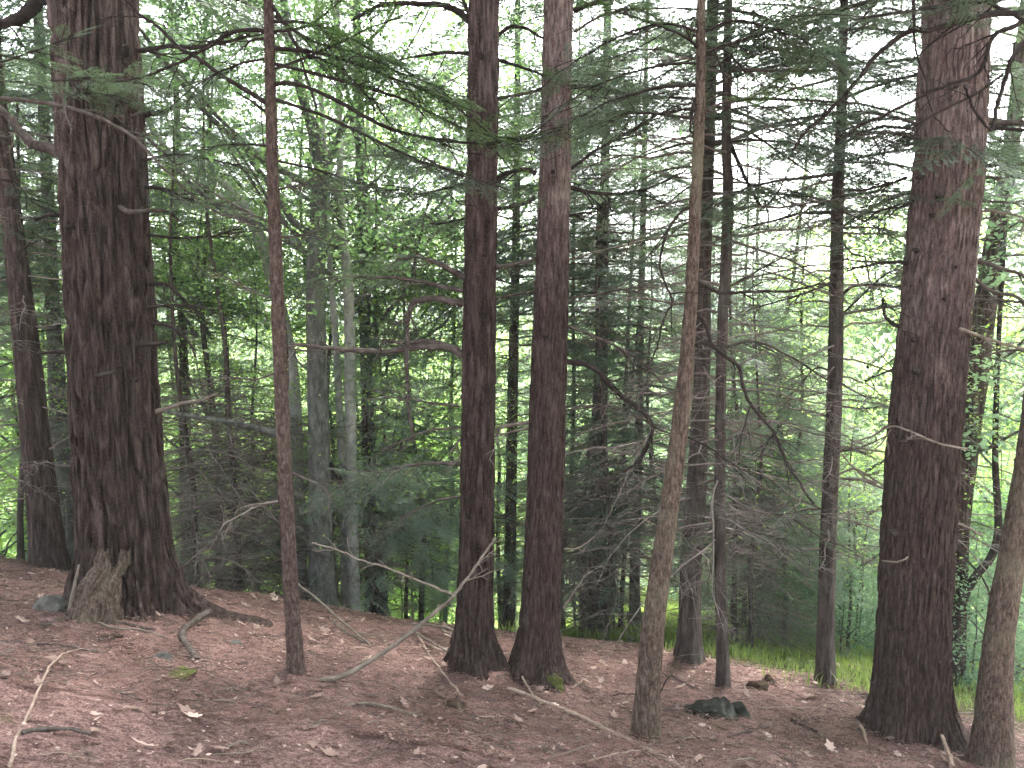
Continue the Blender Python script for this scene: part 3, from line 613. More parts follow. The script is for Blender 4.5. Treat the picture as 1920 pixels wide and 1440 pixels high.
L([(868, 800), (800, 810), (740, 835), (700, 860)], 5, 2, 5, .35)
L([(862, 762), (800, 755), (740, 748), (690, 752)], 5, 2, 5, .4, live=.28, start=.3)
L([(870, 330), (830, 315), (790, 305), (740, 290), (680, 288)], 9, 3, 5, .4, live=.33, start=.3)
L([(930, 560), (960, 552), (1000, 540)], 5, 3, 3)
L([(868, 870), (800, 868), (730, 880), (660, 905), (610, 930)], 7, 2, 7, .5, live=.36, start=.2)
L([(866, 930), (820, 940), (770, 965), (720, 1000)], 5, 2, 6, .4, live=.30, start=.4, dens=.7)
L = mid_b.limb
L([(1062, 678), (1085, 680), (1112, 688), (1135, 710), (1162, 738), (1195, 760), (1218, 780), (1226, 804), (1214, 838), (1200, 866), (1172, 880), (1140, 902)], 12, 5, 4, .3, 'dark_wood')
L([(1222, 800), (1240, 806), (1262, 815)], 5, 2, 1, .2, 'dark_wood')
L([(1064, 350), (1090, 356), (1130, 362), (1180, 360), (1230, 345), (1285, 318)], 9, 3, 6, .4, 'dark_wood', live=.32, start=.35)
L([(1062, 322), (1090, 302), (1130, 272), (1190, 240), (1250, 208), (1300, 190)], 7, 3, 6, .4, 'dark_wood', live=.32, start=.3)
L([(1006, 325), (985, 318), (955, 320), (930, 326), (870, 334), (820, 345), (775, 355)], 10, 4, 5, .4, 'dark_wood', live=.3, start=.4)
L([(1004, 370), (985, 382), (950, 392), (915, 402), (870, 418), (800, 430)], 9, 3, 5, .4, 'dark_wood', live=.3, start=.45)
L([(1000, 790), (970, 795), (940, 802), (925, 812), (885, 812), (865, 830), (850, 850)], 8, 3, 5, .3, 'grey_stick')
L([(1000, 800), (950, 812), (900, 826), (868, 850), (840, 870)], 5, 2, 4, .25, 'grey_stick')
L([(1064, 405), (1085, 400), (1110, 398)], 6, 4, 2, .2, 'dark_wood')
L([(1062, 560), (1110, 552), (1170, 540), (1220, 530)], 5, 2, 7, .4)
L([(1062, 610), (1120, 632), (1180, 660), (1230, 700), (1262, 740)], 6, 2, 8, .4)
L([(1060, 770), (1110, 760), (1160, 765), (1210, 790)], 4, 2, 8, .4)
L([(1072, 160), (1120, 165), (1190, 178), (1250, 165)], 8, 3, 5, .4, live=.34, start=.2)
L([(1020, 165), (990, 175), (940, 185), (880, 190), (830, 200)], 6, 3, 5, .4, live=.34, start=.1, bright=True)
L([(1076, 20), (1100, 8), (1140, -10)], 10, 4, 2, .3, 'dark_wood')
L([(1076, 60), (1130, 30), (1200, 20), (1260, 50)], 6, 2, 5, .4, live=.34, bright=True)
L([(1056, 1140), (1075, 1110), (1095, 1080), (1105, 1060)], 5, 2, 2, .2, 'grey_stick')
L([(1058, 1030), (1082, 1028), (1100, 1015), (1110, 1003)], 5, 2, 1, .2, 'grey_stick')
L = slim_red.limb
L([(503, 60), (480, 56), (440, 58), (410, 72), (380, 92), (330, 115), (270, 140), (190, 152), (112, 153)], 9, 3, 6, .35, 'dark_wood', live=.26, start=.45, dens=.7)
L([(508, 198), (470, 175), (420, 145), (370, 112), (330, 90), (290, 52), (250, 22), (200, -30)], 9, 5, 4, .3, 'dark_wood')
L([(505, 72), (470, 75), (445, 92)], 6, 3, 2, .2, 'dark_wood')
L([(508, 215), (488, 205), (460, 190)], 6, 3, 1, .2, 'dark_wood')
L([(515, 157), (545, 156), (580, 165), (640, 192), (700, 228), (760, 252), (830, 268), (900, 274), (960, 268), (1010, 250)], 9, 4, 9, .4, 'dark_wood', live=.26, start=.4, dens=.5, bright=True)
L([(510, 10), (530, 40), (560, 90), (600, 110), (640, 130), (690, 180), (730, 230)], 7, 3, 6, .35, 'dark_wood', live=.28, start=.4, bright=True)
L([(510, 60), (560, 52), (600, 30), (640, -5)], 6, 3, 4, .35, 'dark_wood', live=.3, start=.2, bright=True)
L([(510, 275), (470, 270), (430, 270), (395, 280)], 5, 2, 4, .3, 'dark_wood', live=.26, start=.3)
L([(522, 355), (560, 348), (620, 352), (680, 345)], 5, 2, 5, .35, live=.28, start=.3)
L([(528, 445), (560, 440), (610, 425)], 5, 2, 4, .3, live=.26, start=.4)
L([(512, 420), (470, 400), (420, 375), (360, 340)], 5, 2, 5, .35, live=.26, start=.3)
L([(534, 650), (560, 655), (600, 660)], 5, 2, 3, .3)
L([(515, 560), (480, 548), (430, 520), (390, 515)], 4, 2, 5, .3)
L([(515, 700), (480, 710), (430, 705), (380, 720)], 4, 2, 6, .3)
L([(545, 885), (580, 900), (620, 910)], 4, 2, 4, .3)
L([(522, 940), (490, 945), (455, 958), (420, 966)], 5, 3, 4, .3, 'grey_stick')
L([(516, 30), (580, 75), (660, 95), (740, 130), (830, 160)], 6, 2, 6, .4, 'dark_wood', live=.34, start=.25, bright=True)
L([(512, 130), (600, 100), (690, 60), (760, 30)], 6, 2, 5, .4, 'dark_wood', live=.32, start=.3, bright=True)
L([(516, 90), (600, 100), (680, 125), (740, 150), (800, 172), (870, 212), (930, 268)], 8, 3, 6, .35, 'dark_wood', live=.34, start=.35, bright=True)
L([(512, 185), (600, 215), (700, 262), (790, 305), (860, 330), (930, 352)], 7, 2, 7, .35, 'dark_wood', live=.32, start=.35)
L([(516, 120), (640, 150), (760, 185), (880, 240), (980, 250), (1060, 235)], 7, 2, 7, .35, 'dark_wood', live=.32, start=.5, bright=True)
L([(510, 40), (580, 45), (650, 70), (720, 110), (790, 150), (850, 180)], 6, 2, 7, .35, 'dark_wood', live=.36, start=.25, bright=True)
L([(505, 110), (440, 120), (370, 150), (310, 200)], 5, 2, 6, .35, 'dark_wood', live=.33, start=.3)
L([(514, 300), (600, 320), (690, 350), (780, 372)], 5, 2, 7, .35, 'dark_wood', live=.30, start=.4)
L = curved.limb
L([(1304, 528), (1320, 533), (1345, 548), (1380, 552), (1420, 550), (1480, 546), (1530, 535), (1560, 520)], 8, 3, 7, .35, 'dark_wood')
L([(1300, 596), (1315, 596), (1328, 618), (1336, 645), (1362, 668), (1388, 690), (1400, 730), (1412, 755), (1440, 785), (1462, 812), (1480, 850), (1498, 885), (1522, 925), (1540, 950)], 9, 4, 4, .35, 'dark_wood')
L([(1298, 650), (1318, 642), (1345, 650)], 6, 4, 2, .2, 'dark_wood')
L([(1410, 752), (1396, 800), (1385, 850), (1380, 885)], 3, 2, 2, .2, 'dark_wood')
L([(1460, 806), (1440, 830), (1410, 860)], 3, 2, 2, .2, 'dark_wood')
L([(1300, 390), (1280, 395), (1255, 425), (1240, 460), (1233, 500), (1246, 545), (1254, 570), (1235, 605), (1226, 645), (1205, 690)], 6, 3, 5, .3, 'dark_wood')
L([(1308, 180), (1298, 200), (1292, 240), (1296, 270)], 6, 3, 2, .2, 'dark_wood')
L([(1314, 105), (1300, 80), (1270, 60), (1220, 40), (1160, 20)], 7, 2, 6, .4, 'dark_wood', live=.34, start=.3, bright=True)
L([(1312, 120), (1270, 118), (1200, 130), (1130, 150), (1080, 175)], 6, 2, 6, .4, 'dark_wood', live=.33, start=.3)
L([(1318, 100), (1350, 88), (1400, 70), (1470, 40), (1540, 10)], 6, 2, 6, .4, 'dark_wood', live=.33, start=.3)
L([(1314, 215), (1290, 205), (1240, 215), (1180, 212), (1120, 240)], 6, 2, 6, .4, 'dark_wood', live=.33, start=.4)
L([(1316, 210), (1350, 195), (1400, 185), (1450, 165), (1500, 160)], 5, 2, 6, .4, live=.33, start=.2, bright=True)
L([(1285, 720), (1250, 740), (1215, 735), (1180, 720)], 4, 2, 6, .35)
L([(1290, 820), (1330, 840), (1370, 868), (1400, 880)], 4, 2, 5, .35, 'dark_wood')
L([(1232, 1310), (1255, 1270), (1275, 1275), (1300, 1290)], 3, 2, 1, .15, 'dark_wood')
L([(1215, 1312), (1180, 1300), (1150, 1305)], 3, 2, 1, .15, 'dark_wood')
L([(1312, 60), (1250, 45), (1180, 60), (1110, 95), (1050, 130), (985, 175)], 6, 2, 6, .35, 'dark_wood', live=.34, start=.3)
L([(1310, 160), (1240, 165), (1150, 190), (1070, 232), (990, 262)], 6, 2, 6, .35, 'dark_wood', live=.33, start=.35)
L([(1318, 60), (1380, 40), (1450, 60), (1530, 95), (1600, 150)], 6, 2, 6, .35, 'dark_wood', live=.33, start=.35)
L = slim_mid.limb
L([(1362, 250), (1372, 275), (1390, 310), (1405, 340), (1420, 362), (1434, 376), (1455, 350), (1470, 315)], 8, 3, 3, .3, 'dark_wood')
L([(1434, 376), (1442, 410), (1443, 440)], 4, 2, 1, .2, 'dark_wood')
L([(1355, 545), (1400, 520), (1440, 500), (1490, 480)], 4, 2, 7, .4)
L([(1352, 655), (1400, 640), (1440, 645), (1490, 670), (1545, 700)], 6, 3, 7, .4)
L([(1352, 830), (1400, 815), (1450, 825), (1500, 850)], 4, 2, 8, .4)
L([(1350, 920), (1310, 915), (1270, 925)], 4, 2, 5, .3)
L([(1350, 1000), (1400, 995), (1450, 1010), (1510, 1040)], 4, 2, 8, .5, live=.3, start=.25, dens=.8)
L([(1350, 985), (1300, 1005), (1250, 1040)], 4, 2, 6, .4, live=.3, start=.3, dens=.7)
L([(1352, 940), (1420, 960), (1480, 970), (1540, 1010)], 4, 2, 8, .5, live=.3, start=.3, dens=.7)
L = right_mid.limb
L([(1568, 440), (1580, 425), (1610, 405), (1650, 395), (1712, 376)], 6, 3, 4, .3, 'dark_wood')
L([(1570, 380), (1530, 372), (1490, 360), (1460, 345)], 5, 2, 5, .35, 'dark_wood', live=.28, start=.3)
L([(1572, 560), (1600, 535), (1640, 530), (1700, 536)], 6, 3, 4, .35, 'dark_wood')
L([(1560, 530), (1520, 545), (1470, 560), (1400, 582)], 5, 2, 7, .4, 'dark_wood')
L([(1578, 590), (1610, 560), (1650, 520), (1690, 500)], 4, 2, 4, .3, 'dark_wood')
L([(1566, 700), (1530, 690), (1500, 720), (1480, 750)], 4, 2, 7, .4, live=.24, start=.4, dens=.6)
L([(1560, 760), (1620, 765), (1670, 760)], 4, 2, 6, .3)
L([(1562, 850), (1620, 835), (1690, 800)], 4, 2, 6, .4)
L([(1556, 900), (1600, 880), (1640, 900), (1670, 920)], 5, 3, 6, .4, 'grey_stick')
L([(1552, 960), (1500, 940), (1450, 955), (1400, 980)], 4, 2, 8, .4)
L([(1580, 250), (1620, 262), (1670, 250), (1720, 258)], 5, 2, 5, .35, live=.26, start=.2)
L([(1575, 290), (1530, 275), (1480, 285), (1440, 300)], 5, 2, 5, .35, live=.28, start=.2)
L = big_left.limb
L([(118, 290), (90, 278), (62, 272), (40, 250), (18, 228), (-20, 200)], 22, 12, 2, .3, 'dead_wood')
L([(80, -10), (60, 15), (38, 38), (10, 50), (-20, 62)], 26, 16, 2, .3, 'dark_wood')
L([(240, 95), (270, 96), (320, 92), (360, 96), (420, 90), (470, 75)], 10, 5, 4, .4, 'dark_wood')
L([(225, 388, -.2), (240, 397, -.3), (265, 399, -.3), (300, 396, -.2), (318, 397, -.1), (334, 410)], 10, 5, 1, .2, 'dead_wood')
L([(258, 646, -.2), (280, 644, -.3), (298, 641, -.3), (312, 633, -.3)], 11, 5, 0, .1, 'dark_wood')
L([(280, 532), (310, 532), (330, 540), (350, 556), (376, 572)], 9, 4, 2, .3, 'dark_wood')
L([(283, 577), (310, 572), (350, 570), (400, 580)], 6, 3, 4, .3, 'dark_wood')
L([(285, 606), (320, 612), (345, 628), (360, 645), (376, 668)], 7, 3, 2, .2, 'dark_wood')
L([(270, 215), (290, 212), (320, 208)], 12, 7, 1, .2, 'dark_wood')
L([(118, 405), (95, 402), (62, 406)], 9, 5, 2, .2, 'dark_wood')
L([(132, 660), (100, 658), (60, 662)], 9, 5, 2, .2, 'dark_wood')
L([(292, 772), (330, 760), (370, 750), (405, 738)], 9, 4, 1, .2, 'grey_stick')
L([(120, 150, -.4), (170, 145, -.5), (220, 150, -.5), (265, 160, -.4), (300, 180, -.3)], 6, 2, 4, .25, 'dark_wood', live=.26, start=.05, gap=.07)
L([(122, 185, -.4), (160, 175, -.55), (200, 178, -.55), (240, 190, -.5)], 5, 2, 3, .25, 'dark_wood', live=.24, start=.05, gap=.07)
L([(272, 350), (310, 355), (360, 375), (430, 390)], 8, 3, 6, .4, 'dark_wood', live=.32, start=.2)
L([(268, 300), (330, 290), (400, 300), (460, 320)], 6, 3, 6, .4, 'dark_wood', live=.32, start=.2)
L([(276, 440), (330, 445), (390, 440), (450, 425)], 6, 3, 6, .4, 'dark_wood')
L([(180, 705, -.42), (205, 700, -.46), (222, 698, -.44)], 9, 6, 0, .1, 'dark_wood')
L = big_right.limb
L([(1722, 258), (1690, 252), (1650, 246), (1600, 252)], 8, 3, 4, .3, 'dead_wood')
L([(1720, 235), (1700, 225), (1660, 215), (1610, 208)], 7, 3, 4, .3, 'dead_wood', live=.24, start=.3)
L([(1840, 225), (1880, 230), (1930, 226)], 14, 9, 2, .3, 'dead_wood')
L([(1838, 240), (1870, 240), (1930, 242)], 10, 6, 2, .3, 'dark_wood')
L([(1838, 312), (1870, 310), (1940, 311)], 8, 5, 2, .3, 'dark_wood')
L([(1835, 334), (1870, 332), (1940, 330)], 7, 4, 3, .3, 'dead_wood')
L([(1828, 375), (1870, 378), (1940, 382)], 6, 4, 3, .3, 'dead_wood')
L([(1815, 398), (1850, 396), (1890, 400), (1940, 415)], 6, 4, 3, .3, 'grey_stick')
L([(1822, 490), (1850, 494), (1890, 506), (1940, 520)], 10, 6, 2, .3, 'dead_wood')
L([(1818, 515), (1860, 545), (1900, 552), (1940, 580)], 9, 5, 2, .3, 'dead_wood')
L([(1820, 560), (1870, 565), (1930, 568)], 6, 4, 3, .3, 'dead_wood')
L([(1792, 618, -.2), (1810, 620, -.25), (1850, 636, -.2), (1930, 655)], 8, 5, 3, .3, 'grey_stick')
L([(1790, 680), (1830, 672), (1890, 662), (1930, 668)], 6, 3, 4, .3, 'dead_wood')
L([(1700, 332), (1670, 345), (1630, 355), (1590, 358)], 6, 3, 5, .3, 'dark_wood')
L([(1712, 376), (1690, 388), (1650, 392), (1610, 410)], 6, 3, 4, .3, 'dark_wood')
L([(1705, 495), (1680, 492), (1640, 498), (1590, 508)], 8, 3, 4, .3, 'dark_wood')
L([(1688, 612), (1670, 605), (1655, 590), (1650, 560)], 8, 4, 3, .3, 'dark_wood')
L([(1680, 690), (1650, 705), (1625, 725)], 5, 2, 2, .2, 'dark_wood')
L([(1645, 905), (1625, 900), (1600, 880), (1575, 860)], 6, 3, 4, .3, 'grey_stick')
L([(1770, 975), (1790, 980), (1812, 990), (1850, 1010)], 7, 4, 2, .2, 'grey_stick')
L([(1782, 1020), (1800, 1035), (1840, 1080), (1868, 1130)], 5, 3, 1, .2, 'dark_wood')
L([(1812, 842, -.4), (1790, 838, -.5), (1760, 832, -.55), (1730, 818, -.55), (1700, 806, -.55), (1672, 802, -.5), (1640, 822, -.4), (1600, 840, -.3), (1565, 858)], 5, 3, 4, .3, 'grey_stick')
L([(1670, 805, -.5), (1650, 835, -.4), (1625, 850, -.3)], 3, 2, 2, .2, 'grey_stick')
L([(1655, 1052, -.42), (1680, 1055, -.5), (1706, 1050, -.5)], 4, 3, 0, .2, 'grey_stick')
L = corner.limb
L([(1960, 0), (1920, 22), (1860, 26), (1790, 42), (1740, 55), (1716, 52), (1690, 66), (1640, 108), (1610, 145), (1580, 180), (1540, 215), (1505, 248), (1488, 278)], 12, 5, 6, .3, 'dark_wood')
L([(1950, -20), (1870, 2), (1800, 8), (1730, 20), (1640, 38), (1590, 50)], 8, 3, 7, .4, 'dark_wood', live=.22, start=.3)
L([(1712, -20), (1712, 50)], 6, 5, 0, .2, 'dark_wood')
L([(1712, 55), (1722, 110), (1738, 150), (1744, 180), (1758, 215), (1780, 240)], 4, 2, 2, .2, 'dark_wood')
L([(1960, 5), (1905, 48), (1870, 62), (1852, 85), (1840, 120), (1818, 148), (1770, 165), (1720, 185), (1650, 222), (1600, 245), (1560, 275)], 9, 4, 6, .35, 'dark_wood')
L([(1960, 40), (1920, 80), (1895, 110), (1886, 135), (1872, 165), (1858, 205), (1852, 240), (1820, 195), (1800, 160)], 10, 4, 3, .25, 'dark_wood')
L([(1880, 140), (1830, 175), (1770, 205), (1700, 245), (1640, 270)], 5, 2, 6, .3, 'dark_wood')
L([(1960, 60), (1900, 30), (1840, 0), (1800, -20)], 8, 5, 4, .4, 'dark_wood', live=.22, start=.1, dens=.7)
L = far_left.limb
L([(22, 490), (50, 462), (70, 455)], 5, 3, 2, .3, 'dark_wood')
L([(-10, 335), (30, 345), (60, 380), (100, 400)], 5, 3, 4, .4, 'dark_wood', live=.3)
L([(60, 860), (100, 840), (140, 815)], 5, 3, 3, .3, 'grey_stick')
L = grey_main.limb
L([(604, 320), (630, 270), (655, 215), (690, 150)], 18, 8, 3, .5, 'grey_bark')
L([(600, 700), (560, 680), (545, 640)], 5, 3, 2, .3, 'grey_bark')
L([(600, 850), (630, 890), (650, 925), (668, 945)], 14, 8, 1, .2, 'dark_wood')
L = right_centre.limb
L([(1130, 1000), (1145, 1020), (1160, 1060)], 6, 3, 3, .3, 'grey_stick')
L([(1120, 950), (1080, 930), (1050, 940)], 5, 2, 6, .5)
L([(1126, 900), (1170, 930), (1200, 960)], 5, 2, 6, .5, 'grey_stick')
L([(1130, 1120), (1160, 1140), (1180, 1160)], 4, 2, 4, .4, 'grey_stick')

def knots(tree, lst):
    """dark stubs of lost branches standing out of the bark"""
    for x, y, w in lst:
        z = at(x, y, tree.Y)[2]; rad = np.interp(z, tree.path[:, 2], tree.rad); p = at(x, y, tree.Y-rad*.95); ax = tree.axis(z); d = unit((p-ax)*[1, 1, .1])
        r_ = .5*w*tree.Y/F; rr = np.random.default_rng(int(x+y)); P = p + d*np.linspace(-.05, .018, 5)[:, None] + np.cumsum(rr.normal(0, .006, (5, 3)), 0)
        mb = MB(); add_tube(mb, P, r_*np.array([1.5, 1.35, 1.2, .9, .5])*rr.uniform(.6, 1.1, 5), 7, 0); mb.build('knot', [M['dark_wood']], tree.root, origin=tree.base)
knots(big_right, [(1812, 92, 8), (1812, 212, 8), (1786, 288, 10), (1758, 372, 10), (1750, 405, 8), (1726, 330, 9), (1712, 470, 8), (1708, 640, 9), (1712, 696, 10), (1676, 1002, 14), (1790, 500, 7), (1765, 560, 6)])
knots(mid_b, [(1039, 132, 9), (1020, 218, 7), (1040, 322, 12), (1022, 630, 12), (1036, 838, 6)])
knots(mid_a, [(898, 103, 12), (900, 780, 6), (905, 480, 6)])
knots(big_left, [(186, 704, 12), (262, 712, 8), (228, 690, 8), (240, 92, 16), (130, 420, 8)])

def roots(tree, lst, mat):
    for px in lst:
        P = smooth_path([tree.base*.5+.5*hit(px[0][0], px[0][1])+[0, 0, .06]] + [hit(x, y) + [0, 0, h*.15-.012] for x, y, w, h in px], 18); w = np.interp(np.linspace(0, 1, 18), np.linspace(0, 1, len(px)+1), [px[0][2]] + [q[2]*.8 for q in px])
        mb = MB(); add_tube(mb, P, w*.5*P[:, 1].mean()/F*(1+.15*np.random.default_rng(len(px)).normal(0, 1, 18).clip(-1, 1)), 10, 0); mb.build('root', [M[mat]], tree.root, origin=tree.base)
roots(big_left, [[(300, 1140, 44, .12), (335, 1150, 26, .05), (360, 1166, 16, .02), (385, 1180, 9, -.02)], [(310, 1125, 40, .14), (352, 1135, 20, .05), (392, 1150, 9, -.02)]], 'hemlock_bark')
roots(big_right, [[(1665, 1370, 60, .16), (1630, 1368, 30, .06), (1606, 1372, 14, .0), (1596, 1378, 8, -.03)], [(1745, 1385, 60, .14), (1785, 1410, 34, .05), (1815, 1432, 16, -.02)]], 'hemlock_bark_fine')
#@@WOODS
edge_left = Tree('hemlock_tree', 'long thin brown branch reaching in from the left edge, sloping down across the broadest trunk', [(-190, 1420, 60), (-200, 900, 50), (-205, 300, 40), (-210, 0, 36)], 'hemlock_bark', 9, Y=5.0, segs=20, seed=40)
edge_left.limb([(-195, 170), (-100, 172), (0, 184), (50, 188), (100, 196), (160, 210), (210, 230), (260, 262), (300, 298), (340, 332), (385, 368), (440, 395), (505, 424)], 9, 3, 5, .3, 'dead_wood')
edge_left.limb([(-200, 120), (-60, 130), (60, 100), (130, 80)], 6, 3, 5, .35, 'dark_wood', live=.24, start=.3)

# ------------------------------------------------------------------ the wood behind: copies of a few kinds, each tree a thing of its own
NAMED = [(98, 'leaning left trunk'), (235, 'broadest left hemlock'), (540, 'slim red hemlock'), (890, 'bare-limbed red hemlock'), (1015, 'mossy-footed hemlock'),
         (1250, 'curved tan hemlock'), (1560, 'grass-edge hemlock'), (1720, 'broad right hemlock'), (1885, 'corner tree')]
def where(px):
    if px < NAMED[0][0]: return 'left of the ' + NAMED[0][1]
    for a, b in zip(NAMED, NAMED[1:]):
        if px < b[0]: return 'between ' + a[1] + ' and ' + b[1]
    return 'right of the ' + NAMED[-1][1]

def base_at(px, Y):
    p = at(px, 720, Y); return np.array([p[0], Y, gz(p[0], Y)])

POLE = {}
def pole(kind, rad, H, mat, seed):
    if kind not in POLE:
        r = np.random.default_rng(seed); n = 9; zz = np.linspace(-.5, H, n)
        P = np.stack([np.cumsum(r.normal(0, .09, n))*H/12, np.cumsum(r.normal(0, .09, n))*H/12, zz], -1); R = rad*(1-.9*np.clip(zz/H, 0, 1)**1.2)
        o = trunk_mesh(P, R, mat, 14, rad*.06, .03, .25, 5, seed, .2, 8.0); POLE[kind] = o.data; bpy.data.objects.remove(o)
    return POLE[kind]

def backdrop(name, label, cat, px, Y, trunk, crown, twigs=None, rot=0., sc=1., dz=0., csc=1., group=None):
    b = base_at(px, Y); t = thing(name, label, cat, b, group); t.rotation_euler = (0, 0, rot); t.scale = (sc, sc, sc)
    if trunk: link('trunk', trunk, t)
    if crown: o = link('crown', crown, t, (0, 0, dz)); o.scale = (csc, csc, csc)
    if twigs: link('dead_twigs', twigs, t)
    return t

r = np.random.default_rng(5)
HEM = [pole('hem%d' % i, .095, 13.5, 'far_bark', 50+i) for i in range(3)]
YOUNG = [pole('young%d' % i, .05, 8, 'far_bark', 60+i) for i in range(2)]
SLIM = [pole('slim%d' % i, .05, 13, 'far_bark', 90+i) for i in range(2)]
HARD = [pole('hard%d' % i, .10, 15, 'grey_bark', 70+i) for i in range(2)]
SHRUB = [pole('shrub%d' % i, .025, 3.2, 'grey_bark', 80+i) for i in range(2)]
# hemlocks of the middle distance
for i, (px, Y, s) in enumerate([(-120, 12, .9), (-40, 15, 1), (420, 16, 1), (1440, 16, .8),
                                (1990, 13, .9), (2080, 14, 1), (-230, 10, 1), (250, 13, 1), (350, 13.5, .85), (715, 12.5, .8), (835, 13.5, .85), (340, 12, .9), (600, 12.3, .85), (1065, 13, .9), (1150, 12.6, .85), (1405, 12.6, .8)]):
    backdrop('hemlock_tree', 'shaded hemlock deeper in the wood ' + where(px), 'tree', px, Y, (SLIM[i % 2] if px in (600, 715, 835, 350, 545, 960, 1065, 1150, 1300, 1405, 1500) else HEM[i % 3]), CROWN_MID[i % 3] if Y < 16.5 else CROWN_FAR[i % 2], TWIGS[i % 3] if Y < 17 else None, rot=i*1.7, sc=s, dz=.2*(i % 3)+(2.2 if px in (715, 835) else 1.6 if px in (350, 545, 600, 960, 1065, 1150, 1300, 1405, 1500) else 0), group='hemlocks deeper in the wood')
# young hemlocks with low green boughs
for i, (px, Y, s, d) in enumerate([(760, 11.5, .62, 'low green hemlock boughs in front of the dark gap left of the dark red hemlock'), (690, 13.5, .75, 'young hemlock with drooping green boughs beside the pale smooth pole'), (420, 12.0, .55, 'small brownish hemlock crouching behind the roots of the broadest left hemlock'),
                                   (1450, 11.5, .62, 'young hemlock with soft blue green boughs left of the slender hemlock by the grass'), (1600, 14, .6, 'young hemlock between the slender hemlock by the grass and the broad right hemlock'),
                                   (985, 15, .7, 'young hemlock glimpsed between the two centre hemlocks'), (30, 12.5, .8, 'young hemlock at the far left behind the leaning dark trunk'),
                                   (350, 15, .9, 'taller young hemlock right of the broadest left hemlock'), (1090, 13.5, .95, 'taller misty hemlock right of the mossy-footed hemlock'), (1400, 13.5, .9, 'taller misty hemlock right of the thin straight pole'), (940, 13.5, .9, 'misty hemlock filling the gap between the two centre hemlocks'), (850, 13, .5, 'small young hemlock just left of the dark red hemlock')]):
    backdrop('young_hemlock', d, 'young tree', px, Y, YOUNG[i % 2], CROWN_YOUNG[i % 2], None, rot=i*2.1, sc=s, dz=-.2)
for i, (px, Y, s, d) in enumerate([(700, 10.6, .8, 'bushy low blue green hemlock in front of the grey flared trunk'), (800, 11.2, .85, 'bushy low hemlock touching the left side of the bare-limbed red hemlock'), (620, 11.6, .75, 'low hemlock bough peeping out right of the grey forked trunk'), (1090, 12.5, .9, 'bushy low hemlock beside the mossy-footed hemlock'),
                                   (1170, 11.8, .8, 'low misty hemlock between the dusky trunk and the small dark post'), (1245, 12.2, .9, 'low misty hemlock right behind the curved tan hemlock'), (1400, 10.8, .85, 'bushy blue green hemlock right of the thin straight pole'), (1480, 11.6, .9, 'bushy blue green hemlock just left of the grass-edge hemlock'),
                                   (1530, 14, 1., 'taller misty hemlock behind the grass-edge hemlock'), (460, 11.5, .75, 'dusky low hemlock behind the brush right of the broadest hemlock')]):
    backdrop('young_hemlock', d, 'young tree', px, Y, YOUNG[i % 2], CROWN_LOW[i % 2], BRUSH[i % 2] if i % 3 == 0 else None, rot=i*1.3, sc=s, dz=[.8, .9, 1.0, 1.2, 1.3, 1.3, 1.4, 1.4, 1.8, .4][i])
for i, (px, Y, s, d) in enumerate([(365, 9.2, .75, 'bare brown brushy hemlock beside the roots of the broadest hemlock'), (440, 9.8, .9, 'bare brown brushy hemlock in the dark hollow left of the slim red one'), (510, 10.4, .9, 'bare brushy hemlock close behind the slim red hemlock'), (590, 10.9, .9, 'bare brushy hemlock behind the grey forked trunk'), (400, 11, 1.1, 'bare brushy hemlock farther back in the dark hollow'),
                                   (1160, 10.8, .9, 'bare brown brushy hemlock below the long drooping dark limb'), (1420, 10.2, .7, 'bare brushy hemlock above the dark clods'), (1080, 11.6, .9, 'bare brushy hemlock right of the mossy-footed hemlock'), (1460, 12.5, 1.2, 'bare brushy hemlock farther back left of the grass-edge hemlock')]):
    backdrop('dead_young_hemlock', d, 'dead tree', px, Y, YOUNG[i % 2], None, BRUSH[i % 2], rot=i*1.3+1, sc=s)
# broad-leaved trees, bright in the open behind
hard = [(-160, 19), (40, 22), (110, 17), (330, 19), (400, 26), (500, 24), (700, 15.5), (770, 21), (830, 17), (960, 26), (1100, 30), (1210, 25), (1330, 29), (1440, 24), (1540, 30), (1780, 21), (1880, 17), (2000, 20), (-60, 30), (250, 32), (1500, 40), (2100, 26)]
for i, (px, Y) in enumerate(hard):
    blue = px > 1150 and i % 2 == 0
    backdrop('hardwood_tree', 'leafy light green hardwood in the open ' + where(px), 'tree', px, Y, HARD[i % 2], (LEAF_BLUE[i % 2] if blue else LEAF_BRIGHT[i % 2] if px in (700, 770, 830, 330, 400, 110, 1780, 1880, 1440) else LEAF_TALL[i % 3]), None, rot=i*1.3, sc=(r.uniform(.85, 1.05) if i % 3 == 0 else r.uniform(.5, .7))*(.62 if 1450 < px < 1700 else 1), dz=0, group='hardwoods behind the hemlocks')
for i, (px, Y, sc, d) in enumerate([(720, 11.6, .5, 'small bright lime green maple seen under the long bare limbs'), (790, 13.2, .55, 'small bright green maple just left of the bare-limbed red hemlock'), (400, 11.2, .5, 'small bright green maple between the broadest hemlock and the slim red one'), (1885, 9.8, .42, 'small bright green maple leaning past the right side of the broad right hemlock'), (1625, 11, .52, 'small green maple showing left of the broad right hemlock'), (60, 11.5, .5, 'small green maple behind the leaning left trunk')]):
    backdrop('maple_sapling', d, 'young tree', px, Y, YOUNG[i % 2], LEAF_BRIGHT[i % 2], None, rot=i*1.7, sc=sc, dz=3.4 if px == 1885 else 1.2)
for i in range(46):
    px = -700 + 3300*(i+.5)/46 + r.normal(0, 20); Y = r.uniform(38, 62)
    s = r.uniform(.8, 1.15)*(.55 if 1560 < px < 1720 else 1)
    backdrop('hardwood_tree', 'leafy tree in the far wood ' + where(px), 'tree', px, Y, HARD[i % 2], (LEAF_BLUE[i % 2] if i % 3 == 0 else LEAF_TALL[i % 3]), None, rot=i*1.3, sc=s, dz=-1.2, group='trees of the far wood')
